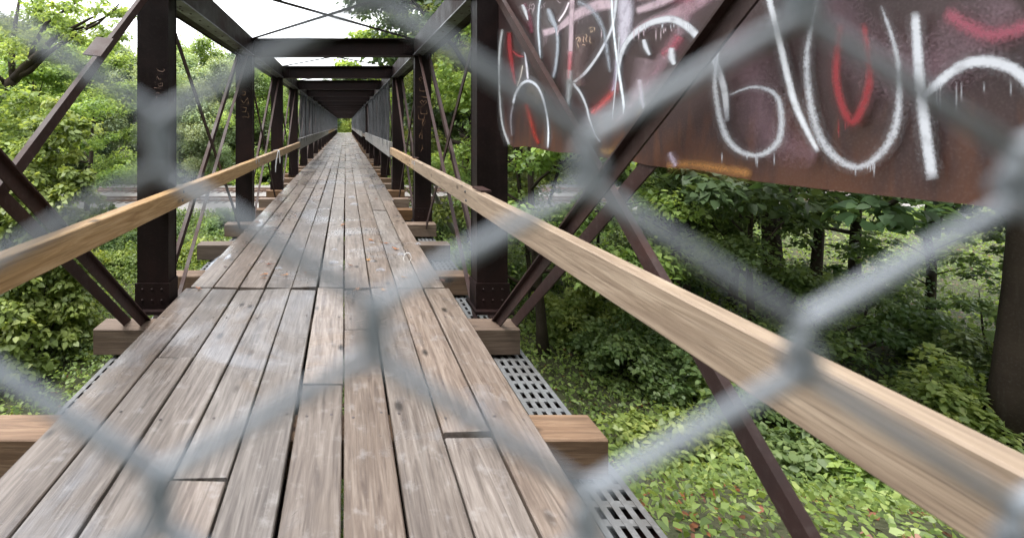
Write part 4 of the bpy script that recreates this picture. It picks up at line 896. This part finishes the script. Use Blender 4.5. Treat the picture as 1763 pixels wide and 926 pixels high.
for q, (x, d, r_, h_, lf, lab) in enumerate([(-.9, 87, 1.9, 3.0, 'leaf_yellow', 'yellow green bush closing the view through the bridge, left part'), (1.0, 88.5, 2.0, 2.7, 'leaf_yellow', 'yellow green bush closing the view through the bridge, right part'), (-2.6, 86, 1.8, 4.6, 'leaf_dark', 'dark bush at the left beyond the far end of the bridge'), (3.4, 86, 2.0, 4.8, 'leaf_bright', 'bright bush at the right beyond the far end of the bridge'), (0, 94, 3.2, 4.5, 'leaf_bright', 'taller bush behind the yellow ones beyond the far end')]):
    bush('bush', x, d, gz(x, d) - .1, r_, 1.2, h_, 90, .2, lf, 300 + q, lab, 60, .6, 'bushes beyond the far end')
# ground cover, one mass
g2 = np.random.default_rng(9); n = 150000
yy = 3.5 + 27 * g2.random(n) ** .8; xx = (g2.random(n) - .5) * 2 * (4 + yy * 1.15) + .3 * yy
xx = np.where(g2.random(n) < .5, xx, (g2.random(n) - .5) * 2 * (3 + yy * .8))
zz_ = np.array([gz(a, b_) for a, b_ in zip(xx, yy)]); hgt = .05 + .35 * g2.random(n) ** 1.5 * (.5 + .5 * np.sin(xx * 1.7) * np.sin(yy * 1.3) + .3)
C = np.stack([xx, yy, zz_ + hgt], 1); Nn = g2.normal(size=(n, 3)) * .62; Nn[:, 2] += 1
pat = .5 + .5 * np.sin(xx * .8 + 1) * np.sin(yy * .9)
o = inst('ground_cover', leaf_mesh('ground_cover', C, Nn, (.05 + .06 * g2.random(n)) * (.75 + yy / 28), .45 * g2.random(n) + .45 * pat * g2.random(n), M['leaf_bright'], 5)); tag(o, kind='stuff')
n = 40000; yy = np.concatenate([28 + 4 * g2.random(n // 2), 45 + 12 * g2.random(n // 2)]); xx = (g2.random(n) - .5) * 110
zz_ = np.array([gz(a, b_) for a, b_ in zip(xx, yy)]); C = np.stack([xx, yy, zz_ + .3 * g2.random(n)], 1); Nn = g2.normal(size=(n, 3)); Nn[:, 2] += .3
o = inst('grass', leaf_mesh('grass', C, Nn, .12 + .12 * g2.random(n), g2.random(n), M['leaf_mid'], 6)); tag(o, kind='stuff')
n = 9000; yy = 3 + 26 * g2.random(n); xx = (g2.random(n) - .4) * 2 * (4 + yy); zz_ = np.array([gz(a, b_) for a, b_ in zip(xx, yy)])
C = np.stack([xx, yy, zz_ + .03], 1); Nn = g2.normal(size=(n, 3)) * .25; Nn[:, 2] += 1
o = inst('leaf_litter', leaf_mesh('leaf_litter', C, Nn, .06 + .04 * g2.random(n), .6 * g2.random(n), M['dry_leaf'], 7)); tag(o, kind='stuff')
# far wood closing the horizon plus an added ring behind the camera, one mass
n = 70000; xx = (g2.random(n) - .5) * 420; yy = 66 + g2.random(n) * 70; hh = 9 + 2.5 * np.sin(xx * .21) + 2 * np.sin(xx * .53 + 1)
nb = 26000; bk = np.arange(n) < nb; th_ = math.pi * (1 + g2.random(n)) ; rr_ = 11 + 9 * g2.random(n); xx = np.where(bk, rr_ * 1.3 * np.cos(th_), xx); yy = np.where(bk, rr_ * np.sin(th_) - 1.5, yy); hh = np.where(bk, 15.0, hh)  # added unseen leaf ring behind the camera, blocks low sky light
keep = bk | (np.abs(xx) > 6 + (yy - 66) * .1); xx, yy, hh = xx[keep], yy[keep], hh[keep]; n = len(xx)
C = np.stack([xx, yy, np.array([gz(a, b_) for a, b_ in zip(xx, yy)]) + hh * g2.random(n) ** .7], 1); Nn = g2.normal(size=(n, 3)); Nn[:, 2] += .6; Nn[:, 1] -= .4
o = inst('far_and_rear_wood', leaf_mesh('far_and_rear_wood', C, Nn, .9 + .6 * g2.random(n), g2.random(n), M['leaf_mid'], 8)); tag(o, kind='stuff')
